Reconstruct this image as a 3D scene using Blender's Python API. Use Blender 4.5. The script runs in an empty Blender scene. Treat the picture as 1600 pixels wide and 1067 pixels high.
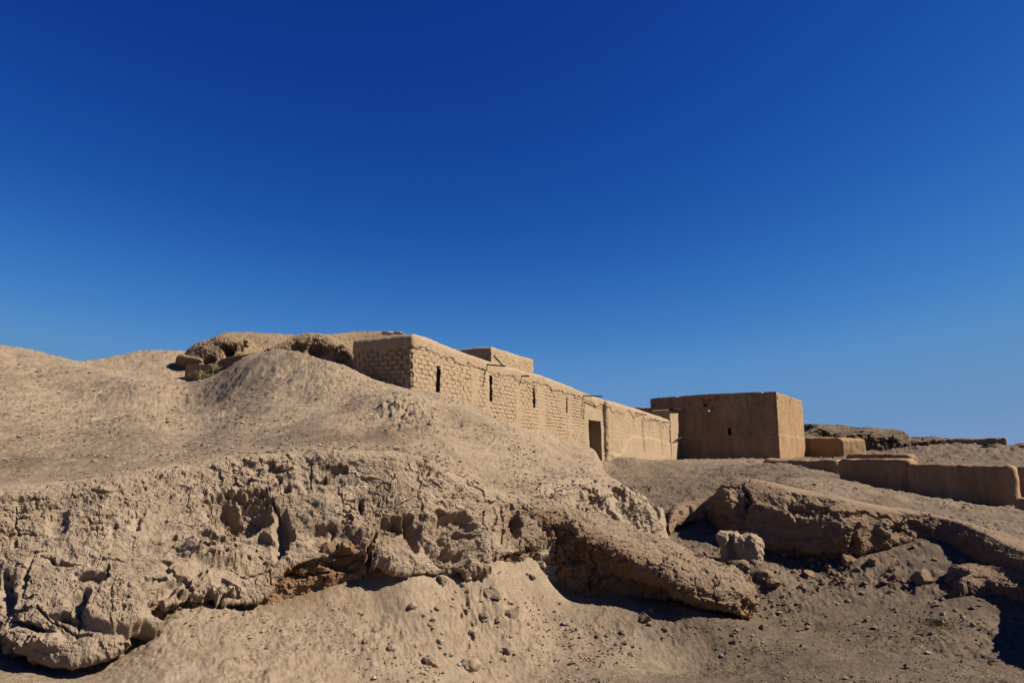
import bpy, math, random
import numpy as np
from math import radians, sin, cos, tan, atan
rng = np.random.default_rng(7); random.seed(7)
S = bpy.context.scene; COL = S.collection
# ------------------------------------------------------------------ camera, light
F = 1067.0; EYE = 2.5; TH = atan(184 / F)
SUN_AZ, SUN_EL = radians(98), radians(42)
cam = bpy.data.objects.new('camera', bpy.data.cameras.new('camera')); COL.objects.link(cam)
cam.location = (0, 0, EYE); cam.rotation_euler = (math.pi / 2 + TH, 0, 0)
cam.data.sensor_width = 36; cam.data.lens = 36 * F / 1600
cam.data.clip_start = 0.1; cam.data.clip_end = 9000
S.camera = cam
w = bpy.data.worlds.new('World'); S.world = w; w.use_nodes = True
nt = w.node_tree; nt.nodes.clear()
sky = nt.nodes.new('ShaderNodeTexSky'); sky.sky_type = 'NISHITA'; sky.sun_disc = False
sky.sun_elevation = SUN_EL; sky.sun_rotation = SUN_AZ
sky.altitude = 1500; sky.air_density = 1.0; sky.dust_density = 0.25; sky.ozone_density = 2.4
# response of a saturated, slightly polarised clear sky
v1 = nt.nodes.new('ShaderNodeVectorMath'); v1.operation = 'SCALE'; v1.inputs['Scale'].default_value = .06
cu = nt.nodes.new('ShaderNodeRGBCurve')
for c_, pts in enumerate([[(0, 0), (.0467, .0048), (.0704, .0125), (.114, .046), (.174, .105), (.296, .150), (1, .35)],
                          [(0, 0), (.0823, .042), (.117, .079), (.191, .185), (.266, .268), (.392, .292), (1, .45)],
                          [(0, 0), (.159, .262), (.216, .36), (.314, .51), (.366, .555), (.429, .525), (1, .62)]]):
    C_ = cu.mapping.curves[c_]
    C_.points[0].location = pts[0]; C_.points[1].location = pts[-1]
    for p_ in pts[1:-1]: C_.points.new(*p_)
cu.mapping.update()
v2 = nt.nodes.new('ShaderNodeVectorMath'); v2.operation = 'SCALE'; v2.inputs['Scale'].default_value = 10
bg = nt.nodes.new('ShaderNodeBackground'); bg.inputs['Strength'].default_value = 0.05
wo = nt.nodes.new('ShaderNodeOutputWorld')
nt.links.new(sky.outputs[0], v1.inputs[0]); nt.links.new(v1.outputs[0], cu.inputs['Color']); nt.links.new(cu.outputs[0], v2.inputs[0])
nt.links.new(v2.outputs[0], bg.inputs['Color']); nt.links.new(bg.outputs[0], wo.inputs['Surface'])
sl = bpy.data.lights.new('sun', 'SUN'); sl.energy = 5.0; sl.angle = radians(0.5); sl.color = (1, 0.92, 0.80)
so = bpy.data.objects.new('sun', sl); COL.objects.link(so)
so.rotation_euler = (math.pi / 2 - SUN_EL, 0, -SUN_AZ + math.pi)
S.view_settings.view_transform = 'Standard'; S.view_settings.look = 'None'
S.view_settings.exposure = 1.0; S.view_settings.gamma = 1.0
S.cycles.max_bounces = 5; S.cycles.diffuse_bounces = 3

# ------------------------------------------------------------------ projection helpers
def ray(px, py):
    u = (np.asarray(px, float) - 800) / F; v = (533.5 - np.asarray(py, float)) / F
    f = cos(TH) - v * sin(TH); up = sin(TH) + v * cos(TH)
    return u / f, up / f
def P(px, py, Y):
    a, b = ray(px, py)
    return np.array([a * Y, Y, EYE + b * Y])
def proj(p):
    x = p[..., 0]; y = p[..., 1]; z = p[..., 2] - EYE
    d = y * cos(TH) + z * sin(TH); up = -y * sin(TH) + z * cos(TH)
    d = np.where(d < 0.2, 0.2, d)
    return 800 + F * x / d, 533.5 - F * up / d
# ------------------------------------------------------------------ noise
PERM = rng.permutation(256).astype(np.int32)
GR = rng.normal(size=(256, 3)); GR = (GR / np.linalg.norm(GR, axis=1)[:, None] * 1.5).astype(np.float32)
def _h(i, j, k): return PERM[(PERM[(PERM[i & 255] + j) & 255] + k) & 255]
def pn(p, s=1.0, off=0.0):
    p = (np.asarray(p).reshape(-1, 3) * s + off).astype(np.float32)
    i = np.floor(p).astype(np.int32); f = p - i
    w_ = f * f * f * (f * (f * 6 - 15) + 10)
    r = 0
    for a in (0, 1):
        wa = w_[:, 0] if a else 1 - w_[:, 0]
        for b in (0, 1):
            wb = w_[:, 1] if b else 1 - w_[:, 1]
            for c in (0, 1):
                wc = w_[:, 2] if c else 1 - w_[:, 2]
                g = GR[_h(i[:, 0] + a, i[:, 1] + b, i[:, 2] + c)]
                r = r + wa * wb * wc * (g[:, 0] * (f[:, 0] - a) + g[:, 1] * (f[:, 1] - b) + g[:, 2] * (f[:, 2] - c))
    return r
def fbm(p, s, o=4, g=0.5, off=0.0, ridged=False):
    r = 0; a = 1.0
    for k in range(o):
        n = pn(p, s, off + 17.3 * k)
        r = r + a * ((1 - 2 * np.abs(n)) if ridged else n); s *= 2.03; a *= g
    return r
HV = rng.random((256, 3)).astype(np.float32)
def worley(p, s, off=0.0):
    p = (np.asarray(p).reshape(-1, 3) * s + off).astype(np.float32)
    i = np.floor(p).astype(np.int32); f = p - i
    f1 = np.full(len(p), 9., np.float32); f2 = f1.copy(); idn = np.zeros(len(p), np.float32); fac = np.zeros(len(p), np.float32)
    for a in (-1, 0, 1):
        for b in (-1, 0, 1):
            for c in (-1, 0, 1):
                h = _h(i[:, 0] + a, i[:, 1] + b, i[:, 2] + c)
                dv = HV[h] + np.array([a, b, c], np.float32) - f; d = (dv ** 2).sum(1)
                m = d < f1
                f2 = np.where(m, f1, np.minimum(f2, d)); idn = np.where(m, HV[h][:, 0], idn); fac = np.where(m, (dv * GR[h]).sum(1), fac); f1 = np.where(m, d, f1)
    return np.sqrt(f1), np.sqrt(f2), idn, fac
def sm(a, b, x):
    t = np.clip((x - a) / (b - a), 0, 1); return t * t * (3 - 2 * t)
# ------------------------------------------------------------------ materials
def mat(name, cols, scale=3.0, rough=0.95, bump=0.35, bscale=30.0, attr=True, bdist=0.02, speck=0.0, streak=0.0, vstreak=0.0, stretch=None):
    m = bpy.data.materials.new(name); m.use_nodes = True; n = m.node_tree; N = n.nodes; L = n.links
    b = N['Principled BSDF']; b.inputs['Roughness'].default_value = rough; b.inputs['Specular IOR Level'].default_value = 0.12
    g = N.new('ShaderNodeNewGeometry')
    pos = g.outputs['Position']
    if stretch:
        mp = N.new('ShaderNodeMapping'); mp.inputs['Scale'].default_value = stretch; L.new(pos, mp.inputs['Vector']); pos = mp.outputs[0]
    def noise(s, d=8, r=0.6):
        t = N.new('ShaderNodeTexNoise'); t.inputs['Scale'].default_value = s; t.inputs['Detail'].default_value = d; t.inputs['Roughness'].default_value = r
        L.new(pos, t.inputs['Vector']); return t.outputs['Fac']
    def ramp(f, a, c):
        r = N.new('ShaderNodeMapRange'); r.inputs['From Min'].default_value = a; r.inputs['From Max'].default_value = c; L.new(f, r.inputs['Value']); return r.outputs[0]
    def mix(f, a, c, mode='MIX'):
        x = N.new('ShaderNodeMix'); x.data_type = 'RGBA'; x.blend_type = mode
        for k, v in ((0, f), (6, a), (7, c)):
            if isinstance(v, (int, float)): x.inputs[k].default_value = v
            elif isinstance(v, tuple): x.inputs[k].default_value = (*v, 1)
            else: L.new(v, x.inputs[k])
        return x.outputs[2]
    c = mix(ramp(noise(scale * .35, 6), .35, .65), cols[0], cols[1])
    c = mix(ramp(noise(scale * 2.3, 8, .7), .42, .62), c, mix(.5, c, cols[2]))
    if attr:
        a = N.new('ShaderNodeAttribute'); a.attribute_name = 'soil'
        # soil.r : trodden grey-brown topsoil, soil.g : orange damp clay, with warm bounced light put into its colour
        sp = N.new('ShaderNodeSeparateColor'); L.new(a.outputs['Color'], sp.inputs[0])
        c = mix(sp.outputs[0], c, mix(ramp(noise(7, 9, .75), .4, .6), (0.209, 0.159, 0.105), (0.311, 0.232, 0.154)))
        c = mix(sp.outputs[2], c, mix(ramp(noise(5, 9, .75), .4, .6), (.085, .060, .040), (.13, .095, .064)))
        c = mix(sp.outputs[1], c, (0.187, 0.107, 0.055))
    if streak:
        mp2 = N.new('ShaderNodeMapping'); mp2.inputs['Scale'].default_value = (1, 1, 5); L.new(g.outputs['Position'], mp2.inputs['Vector'])
        t2 = N.new('ShaderNodeTexNoise'); t2.inputs['Scale'].default_value = 1.6; t2.inputs['Detail'].default_value = 9; t2.inputs['Roughness'].default_value = .7; L.new(mp2.outputs[0], t2.inputs['Vector'])
        c = mix(ramp(t2.outputs['Fac'], .40, .62), mix(streak, c, (.62, .60, .60), 'MULTIPLY'), c)
        c = mix(ramp(noise(9, 6, .7), .55, .64), c, mix(streak, c, (.60, .57, .56), 'MULTIPLY'))
    if vstreak:
        mp3 = N.new('ShaderNodeMapping'); mp3.inputs['Scale'].default_value = (1, 1, .18); L.new(g.outputs['Position'], mp3.inputs['Vector'])
        t3 = N.new('ShaderNodeTexNoise'); t3.inputs['Scale'].default_value = 3.2; t3.inputs['Detail'].default_value = 7; t3.inputs['Roughness'].default_value = .65; L.new(mp3.outputs[0], t3.inputs['Vector'])
        c = mix(ramp(t3.outputs['Fac'], .38, .62), mix(vstreak, c, (.60, .56, .52), 'MULTIPLY'), c)
        c = mix(ramp(noise(.8, 6, .6), .42, .58), c, mix(vstreak, c, (.78, .74, .70), 'MULTIPLY'))
        c = mix(ramp(noise(16, 4, .8), .60, .68), c, mix(vstreak, c, (.45, .40, .35), 'MULTIPLY'))
    if speck:
        c = mix(ramp(noise(120, 3, .8), .42, .60), c, mix(.45, c, (.62, .60, .58), 'MULTIPLY'))
        c = mix(ramp(noise(24, 5, .8), .56, .66), c, mix(speck, c, (.055, .04, .028)))
        c = mix(ramp(noise(55, 3, .8), .60, .66), c, mix(speck, c, (.065, .047, .033)))
    L.new(c, b.inputs['Base Color'])
    bm = N.new('ShaderNodeBump'); bm.inputs['Strength'].default_value = bump; bm.inputs['Distance'].default_value = bdist
    L.new(noise(bscale, 10, .75), bm.inputs['Height']); L.new(bm.outputs[0], b.inputs['Normal'])
    return m
CL = ((0.312, 0.239, 0.166), (0.274, 0.204, 0.138), (0.199, 0.141, 0.089))
M_clay = mat('eroded_clay', CL, 3, bump=.8, bscale=26, bdist=.03, streak=.25, speck=.2)
M_ground = mat('dry_ground', CL, 2.2, bump=.9, bscale=55, speck=.5, bdist=.022, streak=.48)
M_brick = mat('mud_brick', ((0.297, 0.215, 0.131), (0.264, 0.188, 0.113), (0.218, 0.149, 0.089)), 4, bump=.5, bscale=25, attr=True, bdist=.03, vstreak=.18)
M_plast = mat('mud_plaster', ((0.298, 0.197, 0.105), (0.260, 0.166, 0.087), (0.227, 0.142, 0.076)), 2.2, bump=.3, bscale=30, attr=False, bdist=.02, vstreak=.55)
M_plastd = mat('dark_mud_plaster', ((0.206, 0.127, 0.069), (0.172, 0.104, 0.058), (0.154, 0.094, 0.051)), 1.6, bump=.35, bscale=26, attr=False, bdist=.02, vstreak=.55)
M_far = mat('weathered_clay', ((0.277, 0.192, 0.113), (0.230, 0.158, 0.096), (0.175, 0.114, 0.067)), 1.5, bump=.9, bscale=8, attr=False, bdist=.12, speck=.3)
M_gravel = mat('grit', CL, 6, bump=.3, attr=True)
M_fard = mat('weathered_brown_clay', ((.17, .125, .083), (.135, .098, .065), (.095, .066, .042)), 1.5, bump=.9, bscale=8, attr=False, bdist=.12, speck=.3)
M_grey = mat('dusty_clay', ((0.212, 0.145, 0.092), (0.178, 0.120, 0.075), (0.155, 0.098, 0.057)), 3, bump=.9, bscale=20, bdist=.05)
M_wood = mat('tarred_wood', ((.02, .018, .016), (.03, .026, .022), (.05, .04, .03)), 6, bump=.2, attr=False)
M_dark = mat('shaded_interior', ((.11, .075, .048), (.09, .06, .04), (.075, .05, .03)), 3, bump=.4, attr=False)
M_pipe = mat('grey_pipe', ((.2, .185, .16), (.17, .16, .14), (.12, .11, .1)), 6, bump=.1, attr=False)
M_pale = mat('pale_stone', ((.23, .215, .195), (.18, .17, .155), (.12, .115, .105)), 8, bump=.4, attr=False)
M_green = mat('green_leaves', ((.05, .11, .02), (.065, .12, .025), (.09, .1, .035)), 6, bump=0, attr=False, rough=.6)
M_dry = mat('dry_stems', ((.19, .16, .09), (.13, .12, .06), (.12, .12, .055)), 6, bump=0, attr=False, rough=.8)
# ------------------------------------------------------------------ mesh helpers
def mesh(name, v, f, m, parent=None, smooth=True, soil=None):
    me = bpy.data.meshes.new(name); v = np.asarray(v, np.float32); f = np.asarray(f, np.int32)
    k = f.shape[1]
    me.vertices.add(len(v)); me.vertices.foreach_set('co', v.ravel())
    me.loops.add(f.size); me.loops.foreach_set('vertex_index', f.ravel())
    me.polygons.add(len(f)); me.polygons.foreach_set('loop_start', np.arange(0, f.size, k, dtype=np.int32))
    me.polygons.foreach_set('use_smooth', np.full(len(f), smooth)); me.update(calc_edges=True)
    if soil is not None:
        a = me.color_attributes.new('soil', 'FLOAT_COLOR', 'POINT')
        c = np.zeros((len(v), 4), np.float32); c[:, :soil.shape[1]] = soil; c[:, 3] = 1; a.data.foreach_set('color', c.ravel())
    me.materials.append(m)
    o = bpy.data.objects.new(name, me); COL.objects.link(o)
    if parent: o.parent = parent
    return o
def tag(o, label=None, cat=None, group=None, kind=None):
    if label: o['label'] = label
    if cat: o['category'] = cat
    if group: o['group'] = group
    if kind: o['kind'] = kind
    return o
def empty(name, loc=(0, 0, 0)):
    o = bpy.data.objects.new(name, None); COL.objects.link(o); o.location = loc; return o
def gridf(nr, nc, flip=False):
    i = np.arange(nr - 1)[:, None] * nc + np.arange(nc - 1)[None]
    f = np.stack([i, i + 1, i + nc + 1, i + nc], -1).reshape(-1, 4)
    return f[:, ::-1] if flip else f
def cr(t, K):
    """Catmull-Rom weights matrix for parameters t over K knots"""
    t = np.clip(t, 0, K - 1 - 1e-6); i = np.floor(t).astype(int); f = t - i
    W = np.zeros((len(t), K))
    w4 = [(-f + 2 * f**2 - f**3) / 2, (2 - 5 * f**2 + 3 * f**3) / 2, (f + 4 * f**2 - 3 * f**3) / 2, (-f**2 + f**3) / 2]
    for k in range(4): np.add.at(W, (np.arange(len(t)), np.clip(i + k - 1, 0, K - 1)), w4[k])
    return W
def seglen_params(pts, n):
    """n parameters over knots spaced by mean chord length"""
    d = np.linalg.norm(np.diff(pts, axis=0), axis=-1).mean(axis=1) if pts.ndim == 3 else np.linalg.norm(np.diff(pts, axis=0), axis=1)
    c = np.concatenate([[0], np.cumsum(np.maximum(d, 1e-3))])
    return np.interp(np.linspace(0, c[-1], n), c, np.arange(len(c)))
def loft(cols, nu, nv):
    C = np.array(cols, float)                                  # col,row,3
    tu = seglen_params(C, nu); tv = seglen_params(C.transpose(1, 0, 2), nv)
    G = np.einsum('ac,crx,br->bax', cr(tu, C.shape[0]), C, cr(tv, C.shape[1]))
    return G, tu, tv                                           # row, col, 3
def normals(G):
    du = np.gradient(G, axis=1); dv = np.gradient(G, axis=0); n = np.cross(du, dv)
    return n / (np.linalg.norm(n, axis=-1, keepdims=True) + 1e-9)
# ------------------------------------------------------------------ RBF surfaces
def q(x, y):
    r = np.maximum(np.hypot(x, y), 3.0); az = np.clip(np.arctan2(x, y), -1.25, 1.25)
    return np.stack([9 * az, 9 * np.log(r)], -1)
class RBF:
    def __init__(s, pts, c=.6, lam=.004):
        pts = np.array(pts); s.c = c
        s.q = q(pts[:, 0], pts[:, 1]); n = len(pts)
        D = np.sqrt(((s.q[:, None] - s.q[None]) ** 2).sum(-1) + c * c)
        A = np.zeros((n + 1, n + 1)); A[:n, :n] = D - lam * np.eye(n) * 10; A[:n, n] = 1; A[n, :n] = 1
        s.w = np.linalg.solve(A, np.append(pts[:, 2], 0))
    def __call__(s, x, y):
        Q = q(np.ravel(x), np.ravel(y)); out = np.full(len(Q), s.w[-1])
        for i in range(len(s.q)):
            out += s.w[i] * np.sqrt((Q[:, 0] - s.q[i, 0]) ** 2 + (Q[:, 1] - s.q[i, 1]) ** 2 + s.c ** 2)
        return out.reshape(np.shape(x))
PP = lambda L: [P(*a) for a in L]
# lip of the left cliff / contact of the talus:  px, contact y, lip y, lip depth, rim y, rim depth
A = [(-300, 1010, 985, 7.6, 785, 8.0), (-130, 1005, 985, 7.5, 778, 8.1), (0, 1003, 980, 7.4, 770, 8.3), (60, 1037, 1022, 7.05, 764, 8.45),
     (130, 1042, 1030, 6.95, 756, 8.6), (200, 1020, 1002, 7.15, 745, 8.8), (250, 965, 945, 7.6, 737, 9.0), (330, 952, 936, 7.95, 726, 9.3),
     (400, 948, 935, 8.15, 716, 9.55), (450, 940, 888, 8.42, 712, 9.7), (505, 928, 868, 8.62, 711, 9.8), (560, 914, 866, 8.85, 711, 9.9),
     (620, 905, 889, 8.92, 714, 10.0), (680, 900, 893, 9.3, 726, 10.15), (740, 892, 888, 9.7, 766, 10.4), (790, 876, 866, 10.2, 782, 10.8), (835, 866, 852, 10.7, 790, 11.2)]
fl = [(0, 1067, 6.5), (130, 1067, 6.75), (-200, 1067, 6.6), (260, 1010, 7.3), (260, 1067, 6.75), (400, 1000, 7.7), (400, 1067, 7.0), (500, 1000, 8.0),
      (600, 960, 8.7), (600, 1010, 8.15), (600, 1067, 7.75), (740, 1045, 8.65), (740, 990, 9.2), (740, 930, 9.6), (830, 940, 10.3), (830, 880, 10.75), (870, 935, 10.9),
      (900, 938, 10.7), (950, 948, 10.6), (1000, 957, 10.4), (1000, 1067, 8.06), (880, 1000, 9.8), (1050, 966, 10.3), (1100, 973, 10.15), (1145, 974, 10.2), (1100, 1010, 9.9), (1180, 975, 10.8), (1200, 1000, 10.0), (1150, 1067, 8.2),
      (1300, 1067, 8.06), (1250, 1010, 9.75), (1300, 950, 12.1), (1450, 980, 10.9), (1600, 1000, 10.2), (1500, 1067, 8.06), (1700, 1067, 8.06),
      (1250, 910, 13.1), (1200, 940, 12.3), (1120, 878, 13.3), (1152, 880, 12.95), (1186, 884, 12.7), (1190, 862, 14.4), (1330, 872, 13.7), (1400, 895, 12.9), (1450, 852, 13.6), (1500, 905, 12.3), (1600, 925, 11.5), (1560, 905, 12.0),
      (1060, 830, 15.0), (1060, 800, 17.5), (1045, 860, 13.8), (1110, 812, 15.6), (1050, 780, 21), (1000, 760, 24), (1000, 735, 30), (1000, 719, 35), (965, 716, 32.5), (1059, 718.5, 44), (1100, 745, 28),
      (1120, 770, 22), (1140, 728, 34), (1212, 718, 41.5), (1150, 718.5, 42), (1260, 719, 50), (1320, 724, 40), (1230, 728, 28), (1310, 748, 24), (1220, 735, 27), (1260, 743, 26), (1300, 749, 26.5), (1420, 775, 23), (1585, 800, 21), (1700, 810, 20), (1420, 722, 40), (1600, 730, 36),
      (1400, 702, 56), (1500, 699, 50), (1560, 699, 50), (1600, 708, 46), (1450, 712, 46), (1700, 705, 60), (1300, 706, 62)]
floor_pts = PP(fl) + [P(a[0], a[1], a[3] + np.interp(a[0], [0, 210, 250, 505, 560, 620, 680], [.3, .3, .1, .1, .04, .03, .05])) for a in A] + [P(a[0], a[1] - 25, a[3] + 1.0) for a in A]
floor_pts += [np.array(p, float) for p in [(0, 3, .75), (-4, 3, .6), (4, 3, .7), (0, 5.5, .35), (6, 4, .3), (60, 70, 3), (0, 90, 2.5), (-80, 60, 5), (300, 200, 1), (0, 400, 0), (-300, 300, 0), (0, 2000, -3), (-2000, 800, -3), (2000, 800, -3), (30, 5, 1)]]
Zf_ = RBF(floor_pts, .45, .001)
# the nose of the mound behind the eroded wall: rim px,y,Y  base px,y,Y
B = [(838, 786, 11.3, 842, 850, 10.9), (872, 774, 12.0, 880, 850, 11.3), (912, 762, 12.8, 925, 862, 11.9), (945, 761, 13.4, 965, 875, 12.3), (978, 768, 13.8, 1000, 880, 12.7),
     (1008, 784, 14.0, 1030, 875, 13.0), (1028, 812, 14.2, 1042, 868, 13.5), (1030, 800, 15.2, 1046, 850, 14.4), (1010, 782, 17.0, 1030, 815, 16.4), (985, 763, 19, 1008, 800, 18.5)]
# right bank: px, base y, base Y, rim y, rim Y
Rr_ = 0
R = [(1046, 836, 14.6, 800, 16.6), (1056, 822, 15.1, 787, 16.3), (1085, 812, 15.5, 782, 16.1), (1112, 814, 15.4, 776, 15.9), (1130, 838, 14.9, 757, 15.4), (1152, 852, 14.6, 747, 15.1), (1190, 862, 14.3, 752, 14.75), (1250, 868, 14.0, 768, 14.4),
     (1310, 873, 13.7, 779, 14.1), (1355, 866, 13.7, 790, 14.0), (1400, 856, 13.8, 798, 14.0), (1450, 850, 13.9, 804, 14.0), (1490, 872, 13.5, 812, 13.7), (1540, 894, 12.6, 830, 12.8), (1585, 908, 11.9, 853, 12.1), (1645, 928, 11.0, 868, 11.3), (1690, 950, 10.2, 862, 10.5), (1722, 1000, 9.4, 862, 9.8), (1745, 1040, 8.8, 866, 9.2), (1850, 1080, 8.1, 890, 8.5)]
for _x, _y in ((8.9, 7.0), (9.8, 5.9), (11.6, 5.0), (15.5, 4.3)):
    _a, _b = proj(np.array([_x, _y, .3])); _c, _d = proj(np.array([_x, _y + .15, 1.1])); R.append((float(_a), float(_b), _y, float(_d), _y + .15))
up = [(0, 735, 10), (0, 700, 12.3), (0, 640, 16), (0, 585, 20), (0, 541, 23.5), (-60, 536, 24), (-300, 560, 22), (-300, 700, 12), (60, 552, 23.5), (112, 567, 24), (100, 620, 18), (100, 690, 12.8), (175, 592, 22.5),
      (240, 605, 21), (300, 628, 18), (200, 690, 12.8), (200, 640, 16), (300, 690, 12.4), (300, 655, 15), (225, 606, 24), (290, 600, 25), (180, 575, 30), (130, 565.5, 33), (200, 553, 34), (250, 547, 34), (280, 549, 34), (300, 553, 34), (340, 560, 34),
      (304, 594, 20.5), (322, 585, 20), (345, 575, 19.6), (382, 559, 19.3), (430, 548, 19), (480, 554, 18.7), (520, 566, 18), (535, 573, 17.4), (556, 588, 17.1), (600, 601, 17.0), (520, 588, 19.6), (556, 603, 18.9), (480, 575, 20.5), (545, 600, 19.8), (640, 611, 17.3), (430, 585, 17.2), (430, 620, 15.5), (430, 648, 14.2), (400, 668, 13), (360, 690, 12),
      (450, 695, 11), (500, 635, 14.8), (560, 628, 14.9), (590, 626, 14.9), (620, 640, 14.2), (640, 665, 12.9), (560, 660, 12.8), (560, 690, 11.2), (650, 700, 11.2), (690, 690, 12.2), (700, 720, 11.0), (690, 640, 15.5), (700, 618, 18.2), (750, 640, 19.5), (760, 665, 16), (750, 700, 13.3),
      (780, 659, 21), (860, 682, 25), (800, 668, 22.6), (800, 690, 17), (800, 715, 14.4), (770, 750, 12), (830, 760, 12.4), (850, 735, 14.4), (900, 745, 15), (890, 715, 19.5), (900, 692, 28), (923, 701, 28.6), (938, 713, 28.6), (944, 725, 24), (950, 738, 20.5), (935, 760, 14.5), (965, 752, 17),
      (430, 578, 22.5), (500, 580, 23.5), (560, 590, 25), (340, 597, 24.3), (300, 603, 22.5), (320, 605, 21.8), (360, 592, 22.5), (400, 583, 22.5), (460, 579, 23), (312, 597, 27.5), (400, 575, 26), (700, 560, 30), (640, 590, 45), (450, 590, 45), (200, 600, 45), (0, 600, 45), (-300, 610, 45), (700, 630, 40), (800, 670, 38), (923, 702, 30.5), (915, 698, 31.5), (940, 714, 32), (860, 685, 31), (200, 572, 38), (0, 575, 32), (-200, 580, 32),
      (1200, 741, 18), (1250, 745, 18.6), (1310, 755, 18.5), (1420, 774, 18.0), (1585, 797, 17.5), (1700, 820, 16), (1230, 736, 22), (1220, 735, 27), (1260, 743, 26), (1300, 749, 26.5), (1310, 750, 22), (1420, 778, 21), (1585, 802, 20), (1500, 812, 15), (1600, 848, 13.5), (1400, 785, 16), (1800, 860, 10.5)]
up_pts = PP(up) + [P(a[0], a[4], a[5]) for a in A] + [P(b[0], b[1], b[2]) for b in B] + [P(r[0], r[3], r[4]) for r in R]
up_pts += [np.array(p, float) for p in [(7.5, 7, 1.0), (8, 4, 1.0), (20, 6, 1.5), (30, 15, 1.5), (-30, 20, 6), (-40, 60, 4)]]
Zu_ = RBF(up_pts, .45, .001)
polyL = np.array([P(a[0], a[4], a[5])[:2] for a in A] + [P(b[0], b[1], b[2])[:2] for b in B] + [(3.2, 22), (3.6, 25.5), (4.0, 29.6), (6, 44), (0, 60), (-90, 60), (-90, 8), (-14, 7.9)])
polyR = np.array([P(r[0], r[3], r[4])[:2] for r in R] + [(22, 3.6), (50, 2), (50, 24), (22, 22.5), (14, 24), (10, 25), (8.2, 22), (5.2, 18.5)])
def sdist(x, y, poly):
    """signed distance, positive inside"""
    x = np.ravel(x); y = np.ravel(y); d = np.full(len(x), 1e9); ins = np.zeros(len(x), bool)
    n = len(poly)
    for i in range(n):
        a = poly[i]; b = poly[(i + 1) % n]; e = b - a
        t = np.clip(((x - a[0]) * e[0] + (y - a[1]) * e[1]) / (e @ e), 0, 1)
        d = np.minimum(d, np.hypot(x - a[0] - t * e[0], y - a[1] - t * e[1]))
        c = ((a[1] > y) != (b[1] > y))
        xi = a[0] + (y - a[1]) * e[0] / (e[1] if abs(e[1]) > 1e-9 else 1e-9)
        ins ^= c & (x < xi)
    return np.where(ins, d, -d)
class Table:
    def __init__(s, fn, na, nr, a1=1.3, r0=2.5, r1=130):
        s.a1, s.na, s.nr, s.l0, s.l1 = a1, na, nr, math.log(r0), math.log(r1)
        a, l = np.meshgrid(np.linspace(-a1, a1, na), np.linspace(s.l0, s.l1, nr), indexing='ij'); r = np.exp(l)
        s.t = np.asarray(fn(r * np.sin(a), r * np.cos(a))).reshape(na, nr); s.fn = fn
    def __call__(s, x, y):
        a = np.arctan2(x, y); l = np.log(np.maximum(np.hypot(x, y), 1e-3)); bad = (np.abs(a) > s.a1) | (l > s.l1) | (l < s.l0)
        u = np.clip((a + s.a1) / (2 * s.a1) * (s.na - 1), 0, s.na - 1.001); v = np.clip((l - s.l0) / (s.l1 - s.l0) * (s.nr - 1), 0, s.nr - 1.001)
        i = u.astype(int); j = v.astype(int); f = u - i; g = v - j; t = s.t
        o = (t[i, j] * (1 - f) + t[i + 1, j] * f) * (1 - g) + (t[i, j + 1] * (1 - f) + t[i + 1, j + 1] * f) * g
        if bad.any(): o[bad] = s.fn(x[bad], y[bad]).ravel()
        return o
Zf = Table(Zf_, 420, 420); Zu = Table(Zu_, 420, 420)
SL = Table(lambda x, y: sdist(x, y, polyL), 900, 900); SR = Table(lambda x, y: sdist(x, y, polyR), 900, 900)
def segd(px, py, L):
    d = np.full(px.shape, 1e9)
    for (x0, y0), (x1, y1) in zip(L[:-1], L[1:]):
        ex, ey = x1 - x0, y1 - y0; t = np.clip(((px - x0) * ex + (py - y0) * ey) / (ex * ex + ey * ey + 1e-9), 0, 1)
        d = np.minimum(d, np.hypot(px - x0 - t * ex, py - y0 - t * ey))
    return d
FOLDS = [([P(*a)[:2] for a in l], w_, h_) for l, w_, h_ in (
    ([(225, 598, 25), (292, 622, 20.5), (312, 648, 16), (300, 680, 13.2), (250, 700, 12)], .8, -.22),
    ([(135, 577, 21.5), (175, 592, 20.5), (250, 611, 19)], .9, .24),
    ([(420, 655, 13.6), (520, 640, 14.4), (600, 655, 13.4)], .6, -.12), ([(480, 690, 11.6), (560, 640, 14.2), (640, 625, 15.5)], .55, .10),
    ([(100, 600, 19), (140, 650, 15), (120, 700, 12.3)], .8, -.12), ([(690, 640, 15.6), (740, 690, 13.4), (745, 745, 11.9)], .55, -.14), ([(800, 690, 17), (860, 730, 14.6), (900, 752, 14)], .7, .10),
    ([(350, 600, 17.8), (380, 640, 15)], .6, -.10), ([(460, 590, 17.2), (470, 625, 15.4)], .5, -.08))]
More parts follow.
